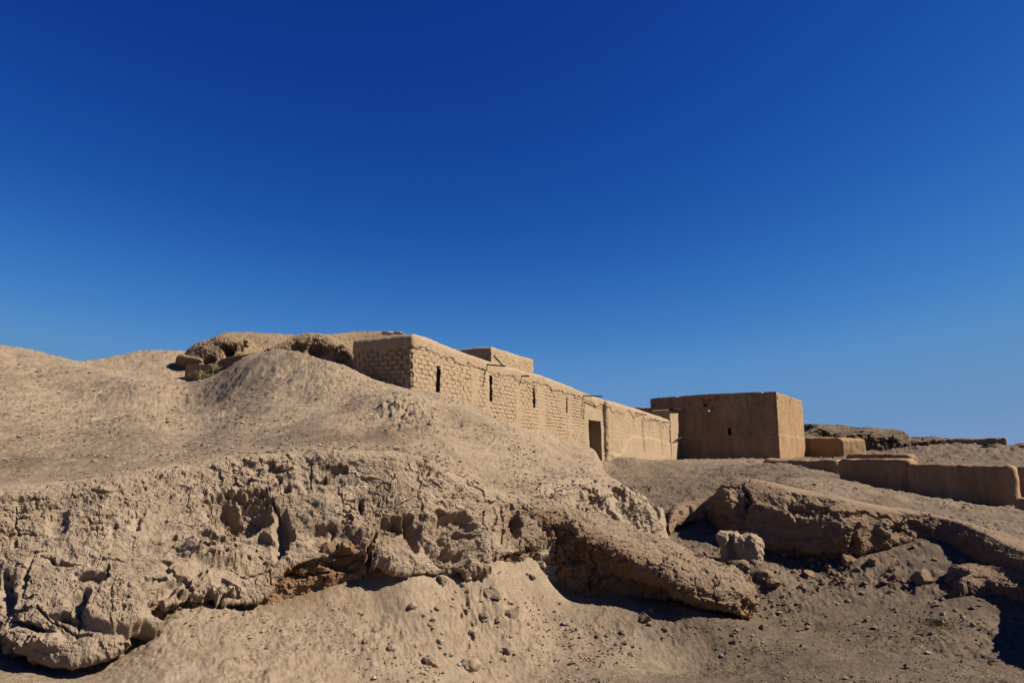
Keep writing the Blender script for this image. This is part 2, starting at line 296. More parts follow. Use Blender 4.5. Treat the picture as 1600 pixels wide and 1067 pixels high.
def ground(x, y, detail=True):
    sh = np.shape(x); x = np.ravel(x).astype(float); y = np.ravel(y).astype(float); r = np.hypot(x, y)
    zf = Zf(x, y); zu = Zu(x, y)
    dL = SL(x, y); dR = SR(x, y)
    back = sm(17, 20, r)
    mL = sm(.10, .55, dL); mR = np.where(r > 17.5, sm(-.5, 2.5, dR), sm(.10, .55, dR))
    m = np.maximum(mL, mR); z = zf + m * (zu - zf)
    if detail:
        p = np.stack([x, y, z * .5], -1)
        far = np.clip(r / 12, .7, 6)
        z = z + .045 * fbm(p, 1.1, 4) * far ** .8 * sm(.0, 1, np.minimum(1, r / 7))
        rid = fbm(p, 3.2, 5, .6, 40)
        for L, wd, am in FOLDS:
            z = z + am * np.exp(-(segd(x, y, L) / wd) ** 2) * m
        # thin crusts that break off in flakes
        cr1 = pn(p, 2.3, 21) + .4 * pn(p, 7, 22) + .2 * pn(p, 18, 23); cr2 = pn(p, 6.5, 31) + .45 * pn(p, 17, 32)
        z = z + (.013 * sm(.02, .09, cr1) * sm(-.2, .2, pn(p, .8, 77)) + .009 * sm(.1, .2, cr2) * sm(7, 13, r)) * np.clip(far, .6, 1.6)
        z = z + sm(36, 44, y) * sm(15, 20, x) * .16 * (fbm(p, .7, 5, .6, 55, True) - .5) * sm(75, 60, y)
        near = sm(16, 9, r)
        z = z + near * (.0045 * fbm(p, 34, 2, .7, 33) + .003 * np.maximum(0, pn(p, 21, 35) - .25) * 3)
        # rough, clod-strewn patches
        patch = sm(-.1, .45, pn(p, .55, 9) + .25 * pn(p, 1.9, 4))
        rough = (.006 + .034 * patch * (1 - .6 * m))
        z = z + rough * rid * np.clip(far, .8, 1.5)
        z = z + (.006 + .009 * patch) * fbm(p, 15, 4, .75, 3) * np.clip(far, .8, 2.0)
        # rubble slopes (lumpier) below the right bank and at the foot of the left talus
        px, py = proj(np.stack([x, y, z], -1))
        rb = np.exp(-(((px - 1320) / 190) ** 2 + ((py - 905) / 38) ** 2)) + .8 * np.exp(-(((px - 1130) / 60) ** 2 + ((py - 850) / 40) ** 2)) + 1.5 * np.exp(-(((px - 745) / 85) ** 2 + ((py - 960) / 75) ** 2)) + .5 * np.exp(-(((px - 1000) / 110) ** 2 + ((py - 985) / 22) ** 2))
        rb = rb * (1 - m)
        fan = np.exp(-(((px - 420) / 380) ** 2 + ((py - 1000) / 80) ** 2)) * (1 - m)
        z = z + fan * (.036 * fbm(p, 2.4, 5, .66, 90, True) * sm(-.2, .35, pn(p, 1.1, 60)) + .013 * fbm(p, 9, 4, .7, 61))
        z = z + rb * (.05 * fbm(p, 3.4, 5, .65, 70) + .035 * np.maximum(0, fbm(p, 8, 3, .6, 12, True) - .7))
        # eroded scars on the mound
        for cx, cy, sx, sy, am in ((655, 655, 55, 28, .10), (620, 640, 38, 14, .10), (440, 585, 40, 14, .04), (930, 715, 25, 14, .05), (770, 705, 60, 18, .03)):
            k = np.exp(-(((px - cx) / sx) ** 2 + ((py - cy) / sy) ** 2)) * m
            z = z + am * k * (fbm(p, 2.6, 5, .65, 5, True) - .6)
    return z.reshape(sh)
def hit(px, py, y0=5.5, y1=70):
    """first ground point along a photo ray (placement helper for loose stones)"""
    a, b = ray(px, py); Y = y0 * (y1 / y0) ** np.linspace(0, 1, 900)
    g = ground(a * Y, Y, False); z = EYE + b * Y; i = np.argmax(z < g + .0)
    return a * Y[i], Y[i], g[i]
# ------------------------------------------------------------------ the ground, one sheet to the horizon
def build_ground():
    az = np.concatenate([np.linspace(-math.pi, -.72, 60)[:-1], np.linspace(-.72, .72, 1120), np.linspace(.72, math.pi, 60)[1:]])
    lr = np.concatenate([np.linspace(math.log(.6), math.log(5.8), 40)[:-1], np.linspace(math.log(5.8), math.log(11.5), 330)[:-1], np.linspace(math.log(11.5), math.log(30), 290)[:-1], np.linspace(math.log(30), math.log(50), 80)[:-1], np.linspace(math.log(50), math.log(90), 60)[:-1], np.linspace(math.log(90), math.log(5000), 60)])
    r = np.exp(lr)
    X = r[:, None] * np.sin(az)[None]; Y = r[:, None] * np.cos(az)[None]
    Z = ground(X, Y)
    v = np.stack([X, Y, Z], -1).reshape(-1, 3)
    px, py = proj(v)
    dL = SL(v[:, 0], v[:, 1]); dR = SR(v[:, 0], v[:, 1])
    n1 = pn(v, .8, 3) + .5 * pn(v, 2.3, 8); n2 = pn(v, .33, 15) + .5 * pn(v, 1.1, 16) + .35 * pn(v, 3.6, 17) + .25 * pn(v, 9, 18)
    top = np.maximum(sm(.3, 1.4, dL + .5 * n1), sm(.2, 1.0, dR))
    soil = .35 + .5 * top * (sm(10, 17, v[:, 1]) * -.35 + 1)
    # pit floor is trodden grey-brown, the talus fans are fresh pale clay
    fan = np.exp(-(((px - 380) / 330) ** 2 + ((py - 990) / 90) ** 2)) * (1 - top)
    soil = soil + .45 * (1 - top) * (px > 0) * sm(700, 1150, px) + .35 * n1 - .55 * fan
    # darker, browner earth in the pit and on the slopes east of the mound (world coordinates)
    wx_, wy_ = v[:, 0], v[:, 1]
    dk = sm(.4, 2.6, wx_ - .10 * (wy_ - 9) + .5 * n1) * sm(.6, -.2, SL(wx_, wy_)) * (.85 - .35 * sm(.3, 1.5, dR)) * (1 - .5 * sm(24, 40, wy_) * sm(20, 14, wx_))
    pale = np.exp(-(((wx_ - .9) / 1.0) ** 2 + ((wy_ - 9.0) / .8) ** 2)); dk = np.clip(dk * (1 - .7 * pale) + .12 * n1 * dk, 0, 1)
    # trodden greyer path along the cliff top, and browner patches on the mound
    path_ = sm(.5, 1.3, dL) * sm(4.8, 2.2, dL) * sm(.5, -1.5, wx_) * sm(16, 11, wy_)
    dk = np.clip(dk + top * (.24 * path_ * (1 + n2) + .30 * sm(.0, .45, n2)) * sm(40, 22, wy_), 0, 1)
    cl = np.exp(-(((px - 450) / 110) ** 2 + ((py - 930) / 22) ** 2)) * .5
    mesh_o = mesh('ground', v, gridf(len(r), len(az), True), M_ground, soil=np.stack([np.clip(soil, 0, 1), np.clip(cl, 0, 1) * (1 - top), dk], -1))
    # centre fan
    return tag(mesh_o, kind='structure')
build_ground()
# ------------------------------------------------------------------ cliffs
def sheet(name, cols, nu, nv, m, rough=1.0, dents=(), cracks=(), fade_rows=None, soilfn=None, parent=None, scale=1.0, force=0.0, flip=False, edge_fade=True):
    G, tu, tv = loft(cols, nu, nv); N = normals(G)
    if flip: N = -N
    sh = G.shape[:2]; p = G.reshape(-1, 3); n = N.reshape(-1, 3)
    px, py = proj(G); px = px.ravel(); py = py.ravel()
    wx = 9 * pn(p, 3.0 / scale, 50) + 4.5 * pn(p, 8 / scale, 55) + 2.5 * pn(p, 18 / scale, 57); wy = 9 * pn(p, 3.0 / scale, 60) + 4.5 * pn(p, 8 / scale, 66) + 2.5 * pn(p, 18 / scale, 67)
    s = scale
    wv = np.stack([pn(p, 4 / s, 1), pn(p, 4 / s, 2), pn(p, 4 / s, 3)], -1)
    big = .07 * fbm(p, 1.0 / s, 3, .5, 2)
    ps = p * np.array([1, 1, 1.8])
    strat = .016 * fbm(ps, 2.2 / s, 5, .6, 20, True)
    wq = .5 * wv + .5 * np.stack([pn(p, 13 / s, 6), pn(p, 13 / s, 7), pn(p, 13 / s, 8)], -1)
    f1, f2, ida, fa = worley(ps + .16 * s * wq, 2.3 / s); _, _, idb, fb = worley(ps + .05 * s * wq[:, ::-1], 7 / s, 4.4)
    pa = pn(p, .8 / s, 33); patch = np.maximum(force, sm(-.2, .3, pa)); patch2 = np.maximum(force, sm(-.1, .4, pn(p, 1.1 / s, 71) + .25 * pn(p, 4 / s, 72)))
    blk = ((ida - .5) * .08 + .055 * fa) * patch
    chip = ((idb - .5) * .035 + .026 * fb) * (.25 + .75 * patch2)
    lay = p[:, 2] / (.19 * s) + 1.6 * pn(p, .9 / s, 11) + .35 * pn(p, 4 / s, 12); fr_ = lay - np.floor(lay)
    ledge = .045 * (fr_ ** 1.5 - .4) * sm(1, .93, fr_) * sm(-.1, .3, pn(p * np.array([1, 1, .5]), .75 / s, 44))
    fine = (.009 + .013 * patch2) * fbm(p, 10 / s, 5, .72, 30)
    pk = .2 + .9 * sm(.0, .4, pn(p, 1.3 / s, 90))
    pits = -(sm(.60, .75, fbm(p * np.array([1, 1, .7]), 11 / s, 3, .6, 80)) * .04 + sm(.52, .64, fbm(p, 26 / s, 2, .5, 83)) * .018) * pk
    d = (big + strat + blk + chip + ledge + fine + pits) * s * rough
    x = px + wx; y = py + wy
    for cx, cy, rx, ry, rot, dep, hard in dents:
        a = radians(rot); dx = (x - cx) * cos(a) + (y - cy) * sin(a); dy = -(x - cx) * sin(a) + (y - cy) * cos(a)
        k = np.sqrt((dx / rx) ** 2 + (dy / ry) ** 2)
        d = d - dep * sm(1.0, hard, k) * (1 + .3 * np.clip(fine / .03, -1, 1))
    for L, wd, dep in cracks:
        k = segd(px + 1.1 * wx, py + 1.1 * wy, L) / (wd * .75)
        d = d - dep * sm(1.0, .25, k)
    if fade_rows is not None:
        d = d * np.repeat(fade_rows(tv), sh[1])
    q_ = p + n * d[:, None]
    if soilfn is None: so_ = np.zeros((len(p), 2), np.float32)
    else: so_ = soilfn(p, px, py, d, tv, sh)
    return tag(mesh(name, q_, gridf(*sh, flip), m, parent, smooth=False, soil=so_))
def z_at(x, y, b): return float(ground(np.array([x]), np.array([y]))[0]) + b
colsA = []
A_ = A + [(870, 874, 860, 11.5, 788, 12.0)]
for i, (px, cy, ly, lY, ry, rY) in enumerate(A_):
    lo = P(px, ly, lY); gap = max(cy - ly, 4)
    ins = .45 if px < 230 else .16
    b1 = P(px, cy + 6, lY + ins); b0 = b1 + np.array([0, .15, -.5])
    mid = P(px, ly - 2, lY + .5 * ins) if gap > 8 else P(px, (ly + cy) / 2, lY + .12)
    r_ = P(px, ry, rY)
    # swelling face between lip and rim
    fr = [(.16, .10), (.38, .34), (.62, .60), (.84, .84)]
    face = [P(px, ly + (ry - ly) * a, lY + (rY - lY) * b) for a, b in fr]
    j = min(i + 1, len(A_) - 1); k = max(i - 1, 0)
    t = P(A_[j][0], A_[j][4], A_[j][5])[:2] - P(A_[k][0], A_[k][4], A_[k][5])[:2]; t /= np.linalg.norm(t); nn = np.array([-t[1], t[0]])
    i1 = r_[:2] + nn * .5; i2 = r_[:2] + nn * .95
    colsA.append([b0, b1, mid, lo] + face + [r_, np.array([*i1, float(ground(np.array([i1[0]]), np.array([i1[1]]), False)[0]) + .03]), np.array([*i2, float(ground(np.array([i2[0]]), np.array([i2[1]]), False)[0]) - .14])])
dentsA = [  # px, py, rx, ry, rot, depth, hardness
    (375, 808, 62, 34, 5, .27, .5), (350, 800, 30, 24, 0, .12, .5), (440, 838, 17, 46, 12, .20, .4), (405, 845, 28, 10, 0, .12, .4), (272, 842, 8, 7, 0, .18, .4),
    (520, 845, 60, 28, 15, .12, .5), (512, 850, 16, 7, 10, .14, .4), (545, 880, 40, 12, -10, .1, .4),
    (640, 835, 13, 32, -18, .32, .5), (608, 824, 22, 15, 0, .25, .5), (582, 860, 7, 32, 4, .22, .4), (567, 795, 8, 16, 0, .18, .4),
    (718, 822, 40, 26, 10, .24, .5), (730, 838, 22, 12, 0, .16, .5), (692, 818, 9, 22, -10, .2, .4), (707, 868, 30, 9, -10, .14, .4), (768, 868, 7, 22, -25, .15, .4), (806, 825, 12, 20, 0, .26, .5), (690, 800, 12, 8, 0, .1, .4),
    (445, 768, 9, 6, 0, .12, .4), (432, 752, 7, 7, 0, .08, .4), (400, 785, 34, 9, 12, .14, .5),
    (140, 905, 34, 11, 0, .10, .4), (128, 938, 34, 15, -10, .16, .4), (110, 972, 30, 9, 8, .16, .5), (38, 905, 8, 44, 10, .05, .3), (12, 930, 14, 40, -10, .12, .3),
    (262, 922, 28, 11, -35, .10, .4), (283, 930, 11, 10, 0, .12, .5), (325, 934, 16, 6, 0, .14, .5), (240, 906, 24, 7, 10, .12, .5), (205, 990, 22, 8, -30, .1, .5), (236, 955, 14, 26, 35, .12, .4),
    (60, 985, 44, 8, 22, .15, .5), (95, 880, 30, 5, 5, .07, .4), (180, 826, 9, 18, 0, .05, .4), (90, 815, 20, 26, 0, .06, .4), (215, 812, 10, 22, 0, .05, .4), (30, 780, 18, 10, 0, .06, .4)]
dentsA += [(335, 930, 60, 9, 0, -.10, .3), (185, 955, 52, 44, -15, -.14, .7), (60, 1000, 60, 18, 12, -.08, .5), (335, 870, 70, 26, 5, -.12, .4), (350, 835, 50, 7, 4, -.07, .4), (668, 838, 12, 44, -18, -.10, .5), (700, 845, 14, 18, 0, -.08, .5), (735, 885, 30, 12, 5, -.10, .5), (755, 852, 16, 36, -15, -.09, .5),
           (620, 880, 40, 22, 30, -.05, .5)]
cracksA = [([(320, 785), (355, 778), (400, 775), (430, 785), (440, 810)], 5, .10), ([(60, 872), (110, 885), (160, 874), (185, 882)], 2.2, .04), ([(230, 820), (262, 812), (300, 822)], 2.5, .04),
           ([(120, 905), (165, 890), (170, 905)], 3.5, .09), ([(265, 862), (300, 880), (335, 885)], 3, .08), ([(130, 960), (135, 985), (120, 1010)], 3, .06), ([(180, 905), (175, 950), (180, 985)], 2, .035),
           ([(610, 740), (607, 790)], 2.5, .04), ([(655, 750), (650, 800)], 2.5, .04), ([(487, 735), (488, 765)], 3, .04),
           ([(680, 860), (690, 890), (700, 900)], 3, .05), ([(770, 790), (768, 830)], 3, .05), ([(785, 795), (783, 850)], 3, .07), ([(755, 800), (757, 825)], 3, .05), ([(380, 900), (420, 895), (428, 915)], 3, .05), ([(300, 770), (290, 800)], 2, .03),
           ([(20, 790), (25, 830), (10, 860)], 3, .04), ([(155, 800), (150, 840)], 2, .03), ([(60, 955), (100, 985), (150, 1000)], 4, .07), ([(445, 905), (500, 895), (560, 890)], 4, .08), ([(520, 770), (560, 800), (600, 800)], 2.5, .04)]
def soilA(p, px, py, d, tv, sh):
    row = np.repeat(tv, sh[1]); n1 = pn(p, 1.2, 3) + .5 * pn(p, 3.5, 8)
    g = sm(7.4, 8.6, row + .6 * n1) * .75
    o = sm(3.2, 2.2, row) * .8 + .55 * np.exp(-(((px - 485) / 75) ** 2 + ((py - 905) / 30) ** 2)) + .6 * np.exp(-(((px - 620) / 50) ** 2 + ((py - 825) / 26) ** 2)) + .5 * np.exp(-(((px - 800) / 30) ** 2 + ((py - 830) / 40) ** 2)) + .45 * np.exp(-(((px - 520) / 60) ** 2 + ((py - 850) / 20) ** 2)) + .4 * np.exp(-(((px - 385) / 55) ** 2 + ((py - 800) / 25) ** 2))  # orange clay of undercut and cavities; part of the tint is painted bounce light
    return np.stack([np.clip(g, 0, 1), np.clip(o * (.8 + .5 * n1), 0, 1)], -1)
fadeA = lambda tv: np.interp(tv, [0, 7.5, 8.5, 10], [1, 1, .55, .35])
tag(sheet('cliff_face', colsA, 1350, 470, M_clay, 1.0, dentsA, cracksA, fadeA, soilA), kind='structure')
colsB = []
for (rx, ry, rY, bx, by, bY) in B:
    r_ = P(rx, ry, rY); b_ = P(bx, by, bY); out = (b_ - r_)[:2]; out /= np.linalg.norm(out) + 1e-6
    row = [b_ + np.array([0, 0, -.6]), b_]
    for a, bb in ((.25, .10), (.5, .28), (.75, .55), (.92, .8)): row.append(np.array([*(b_[:2] + (r_ - b_)[:2] * bb), b_[2] + (r_ - b_)[2] * a]))
    i1 = r_[:2] - out * .5; i2 = r_[:2] - out * 1.0
    row += [r_, np.array([*i1, float(ground(np.array([i1[0]]), np.array([i1[1]]), False)[0]) + .03]), np.array([*i2, float(ground(np.array([i2[0]]), np.array([i2[1]]), False)[0]) - .14])]
    colsB.append(row)
dentsB = [(925, 772, 14, 8, 25, .30, .5), (938, 785, 8, 16, 0, .2, .5), (965, 770, 16, 7, 30, .25, .5), (975, 800, 6, 24, -12, .10, .4), (990, 800, 5, 30, -14, .10, .4), (1010, 805, 5, 26, -18, .07, .4), (955, 800, 6, 24, -12, .08, .4), (1028, 830, 6, 14, 0, .07, .4)]
cracksB = [([(950, 785), (965, 815), (972, 850)], 3, .08), ([(975, 780), (985, 815), (990, 850)], 3, .08), ([(995, 790), (1010, 830)], 3, .06), ([(1012, 800), (1025, 845)], 3, .06)]
tag(sheet('mound_shoulder', colsB, 520, 260, M_clay, .9, dentsB, cracksB, lambda tv: np.interp(tv, [0, 5.5, 6.5, 8], [1, 1, .6, .4]), None), kind='structure')
colsR = []
for i, (px, by, bY, ry, rY) in enumerate(R):
    r_ = P(px, ry, rY); b_ = P(px, by, bY)
    row = [b_ + np.array([0, .3, -.5]), b_ + np.array([0, .12, -.02])]
    for a, bb in ((.12, -.15), (.38, -.25), (.68, -.1), (.88, .35)): row.append(np.array([*(b_[:2] + (r_ - b_)[:2] * bb), b_[2] + (r_ - b_)[2] * a]))
    j = min(i + 1, len(R) - 1); k = max(i - 1, 0)
    t = P(R[j][0], R[j][3], R[j][4])[:2] - P(R[k][0], R[k][3], R[k][4])[:2]; t /= np.linalg.norm(t); nn = np.array([-t[1], t[0]])
    if nn[1] < 0 and i > 3: pass
    i1 = r_[:2] + nn * .5; i2 = r_[:2] + nn * .95
    row += [r_, np.array([*i1, float(ground(np.array([i1[0]]), np.array([i1[1]]), False)[0]) + .03]), np.array([*i2, float(ground(np.array([i2[0]]), np.array([i2[1]]), False)[0]) - .14])]
    colsR.append(row)
dentsR = [(1230, 830, 60, 26, 8, .10, .5), (1160, 800, 16, 50, 0, .15, .4), (1168, 775, 4, 22, 0, .18, .4), (1250, 800, 26, 14, 20, .18, .5), (1290, 788, 16, 10, 10, .12, .5), (1330, 845, 12, 30, 10, .2, .5), (1420, 828, 30, 12, 0, .08, .5), (1100, 800, 5, 14, 0, .12, .4), (1078, 800, 5, 14, 0, .1, .4), (1060, 805, 9, 14, 0, .1, .4),
          (1320, 830, 20, 34, 0, -.14, .4), (1250, 812, 20, 12, 0, -.12, .5), (1380, 825, 18, 14, 0, -.12, .5), (1400, 812, 30, 8, 10, -.08, .5), (1140, 775, 12, 20, 0, -.10, .5)]
cracksR = [([(1240, 770), (1262, 785), (1275, 800), (1300, 805), (1340, 800), (1385, 812)], 5, .14), ([(1318, 830), (1312, 860)], 3, .06), ([(1165, 750), (1170, 800)], 3, .08), ([(1180, 855), (1260, 865), (1330, 868)], 4, .08)]
tag(sheet('earth_bank', colsR, 850, 230, M_grey, 1.0, dentsR, cracksR, lambda tv: np.interp(tv, [0, 3.8, 5.2, 6, 8], [.7, .85, .5, .25, .22]),
          lambda p, px, py, d, tv, sh: np.stack([.35 * sm(5.2, 6.5, np.repeat(tv, sh[1])), .45 * sm(3.4, 2.2, np.repeat(tv, sh[1]))], -1)), kind='structure')
# eroded wall stump running out of the cliff
T = [[(800, 900, 10.9), (804, 855, 10.9), (812, 815, 10.95), (822, 797, 11.0), (832, 788, 11.25), (850, 780, 11.7), (870, 800, 12.3), (880, 850, 12.6)],
     [(850, 930, 11.15), (846, 880, 11.1), (850, 835, 11.0), (862, 808, 11.0), (882, 796, 11.4), (897, 795, 11.8), (912, 812, 12.2), (930, 850, 12.4)],
     [(900, 955, 11.15), (898, 910, 11.1), (902, 865, 11.0), (912, 835, 10.95), (932, 816, 11.35), (950, 813, 11.8), (970, 830, 12.2), (985, 870, 12.4)],
     [(955, 972, 11.1), (952, 925, 11.05), (957, 896, 10.9), (966, 862, 10.75), (988, 840, 11.15), (1010, 836, 11.6), (1030, 852, 12.0), (1040, 890, 12.2)],
     [(1010, 985, 11.0), (1005, 938, 10.9), (1012, 915, 10.65), (1020, 887, 10.5), (1042, 860, 10.95), (1062, 856, 11.4), (1080, 870, 11.8), (1090, 905, 12.0)],
     [(1065, 990, 10.9), (1062, 950, 10.75), (1062, 932, 10.4), (1068, 910, 10.3), (1088, 880, 10.7), (1106, 876, 11.2), (1122, 892, 11.6), (1132, 925, 11.8)],
     [(1110, 992, 10.8), (1110, 962, 10.7), (1112, 948, 10.3), (1116, 925, 10.25), (1132, 895, 10.6), (1146, 888, 11.1), (1158, 905, 11.5), (1165, 940, 11.7)],
     [(1150, 992, 10.8), (1150, 968, 10.7), (1152, 958, 10.4), (1155, 940, 10.35), (1162, 915, 10.6), (1168, 908, 11.0), (1175, 922, 11.3), (1180, 950, 11.4)],
     [(1168, 992, 10.85), (1170, 968, 10.8), (1174, 958, 10.7), (1176, 945, 10.65), (1177, 932, 10.75), (1178, 928, 11.0), (1180, 936, 11.1), (1182, 955, 11.2)],
     [(1168, 992, 10.95), (1170, 968, 10.95), (1173, 960, 10.95), (1175, 950, 10.95), (1176, 942, 10.95), (1177, 940, 11.0), (1178, 946, 11.05), (1180, 960, 11.1)]]
dT = [(930, 880, 60, 22, 25, .10, .6), (1010, 925, 50, 16, 18, .12, .5), (905, 870, 10, 40, 0, .06, .5), (1140, 962, 34, 7, 5, .14, .5), (1165, 945, 9, 9, 0, .06, .5), (880, 835, 20, 24, 0, .12, .5), (1060, 945, 30, 6, 10, .10, .5)]
cT = [([(925, 850), (924, 915)], 2.6, .06), ([(866, 820), (868, 900)], 2.5, .05), ([(925, 910), (950, 905), (985, 915), (1030, 928), (1075, 945)], 4, .09), ([(1040, 870), (1035, 900)], 2, .04), ([(1080, 895), (1090, 930)], 2, .04), ([(1115, 905), (1125, 945)], 2.5, .05)]
def soilT(p, px, py, d, tv, sh):
    row = np.repeat(tv, sh[1]); n1 = pn(p, 2, 3)
    return np.stack([.5 * sm(2.6, 4, row), np.clip(.65 * sm(3.6, 2.2, row + .4 * n1), 0, 1)], -1)
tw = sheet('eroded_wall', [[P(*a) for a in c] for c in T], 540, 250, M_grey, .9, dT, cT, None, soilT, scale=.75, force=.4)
tag(tw, 'long rounded stump of eroded mud wall running out of the cliff towards the pit floor, its near side in shadow', 'eroded wall')
# ------------------------------------------------------------------ eroded far ridges
def ridge(name, crest, base_y, m, front=1.6, back=2.0, n=(420, 120), rough=1.0, scale=1.6, dents=(), cracks=(), ends=True):
    cols = []
    K = len(crest)
    for i, (px, py, Y) in enumerate(crest):
        by = np.interp(px, [b[0] for b in base_y], [b[1] for b in base_y]); c = P(px, py, Y); b = P(px, by, Y - front)
        h = c[2] - b[2]
        cols.append([b + np.array([0, 0, -.6]), b, np.array([b[0], b[1] + front * .12, b[2] + h * .45]), np.array([c[0], c[1] - front * .6, c[2] - h * .14]), c, np.array([c[0], c[1] + back * .6, c[2] - h * .15]), np.array([c[0], c[1] + back, b[2] - .6])])
    if ends:
        for k, s_ in ((0, 0), (-1, -1)):
            c = np.array(cols[s_]); mid = c.mean(0); e = c.copy(); e = mid + (c - mid) * np.array([1, .3, 1]); e[:, 2] = np.minimum(c[:, 2], c[0, 2] + (c[:, 2] - c[0, 2]) * .12)
            e[:, 0] += (-.4 if s_ == 0 else .4)
            cols = [e] + cols if s_ == 0 else cols + [e]
    return sheet(name, cols, n[0], n[1], m, rough, dents, cracks, scale=scale)
o = ridge('far_mound', [(306, 568, 33), (318, 559, 33), (330, 546, 33), (340, 540, 33), (352, 536, 33), (372, 526, 33), (400, 524, 33.5), (440, 526, 34), (470, 527, 35), (520, 527, 35), (560, 524, 36), (600, 523, 36), (640, 527, 35.5), (668, 548, 35)],
          [(290, 575), (430, 575), (560, 580), (700, 590)], M_far, 3.2, 6, (520, 150), .42, 1.8,
          dents=[(326, 560, 14, 8, -30, .8, .5), (360, 548, 13, 10, -30, .9, .5), (378, 540, 7, 6, 0, .3, .5)])
tag(o, kind='structure')
o = ridge('far_mound', [(425, 556, 27.5), (445, 537, 27.5), (470, 528, 27.5), (500, 526, 27.3), (525, 531, 27), (548, 546, 26.6), (566, 566, 26)],
          [(420, 580), (570, 600)], M_far, 1.6, 5, (360, 140), .9, 1.3, dents=[(462, 545, 22, 8, -20, .25, .4), (495, 548, 12, 14, 0, .28, .4), (532, 558, 14, 12, 30, .22, .4)])
tag(o, kind='structure')
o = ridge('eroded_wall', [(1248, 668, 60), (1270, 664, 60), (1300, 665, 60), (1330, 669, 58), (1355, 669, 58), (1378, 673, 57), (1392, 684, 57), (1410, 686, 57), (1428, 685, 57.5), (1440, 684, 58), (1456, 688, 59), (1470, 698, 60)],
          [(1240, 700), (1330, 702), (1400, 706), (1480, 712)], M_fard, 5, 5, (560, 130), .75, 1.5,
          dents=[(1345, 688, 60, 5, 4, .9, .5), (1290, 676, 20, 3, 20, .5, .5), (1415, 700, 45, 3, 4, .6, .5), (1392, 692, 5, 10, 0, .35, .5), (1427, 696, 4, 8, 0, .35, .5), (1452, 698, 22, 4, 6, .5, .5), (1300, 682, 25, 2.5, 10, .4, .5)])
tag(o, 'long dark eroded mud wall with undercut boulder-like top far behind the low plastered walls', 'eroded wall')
o = ridge('eroded_wall', [(1500, 896, 12.1), (1515, 888, 12.1), (1545, 890, 12.0), (1580, 894, 11.7), (1620, 900, 11.4), (1680, 910, 10.9)], [(1495, 925), (1600, 930), (1680, 945)], M_grey, .35, .6, (360, 110), .8, .6)
tag(o, 'low crumbling wall stub poking out of the rubble at the foot of the right bank', 'eroded wall')
# ------------------------------------------------------------------ plastered / brick bodies
def brick(u, z, seed=0, L=.31, H=.128, jd=.04):
    row = np.floor(z / H); uu = u / L + .5 * (row % 2) + .13 * np.sin(row * 7.1 + seed)
    uj = uu + .0; c = np.floor(uj); fu = uj - c; fz = z / H - row
    rnd = np.modf(np.abs(np.sin(c * 12.9898 + row * 78.233 + seed) * 43758.5453))[0]
    rnd2 = np.modf(np.abs(np.sin(c * 39.3 + row * 11.7 + seed) * 24634.6))[0]
    nz = pn(np.stack([u * 1.0, z * 1.0, u * 0 + seed], -1), 6.0, 3).ravel(); nz2 = pn(np.stack([u, z, u * 0 + seed], -1), 1.4, 9).ravel()
    dv = np.minimum(fu, 1 - fu) * L; dh = np.minimum(fz, 1 - fz) * H
    wj = .026 + .012 * nz
    jv = sm(wj + .012, wj * .5, dv) * sm(-.9, .1, nz + rnd - .4); jh = sm(wj * .62 + .010, wj * .25, dh) * sm(-.15, .35, nz * .7 + nz2 + .22)
    global TONE
    TONE = rnd2 * .55
    return -jd * np.maximum(jv * (.7 + .8 * rnd2), jh * .75) + .014 * (rnd - .5) + .008 * nz
TONE = None
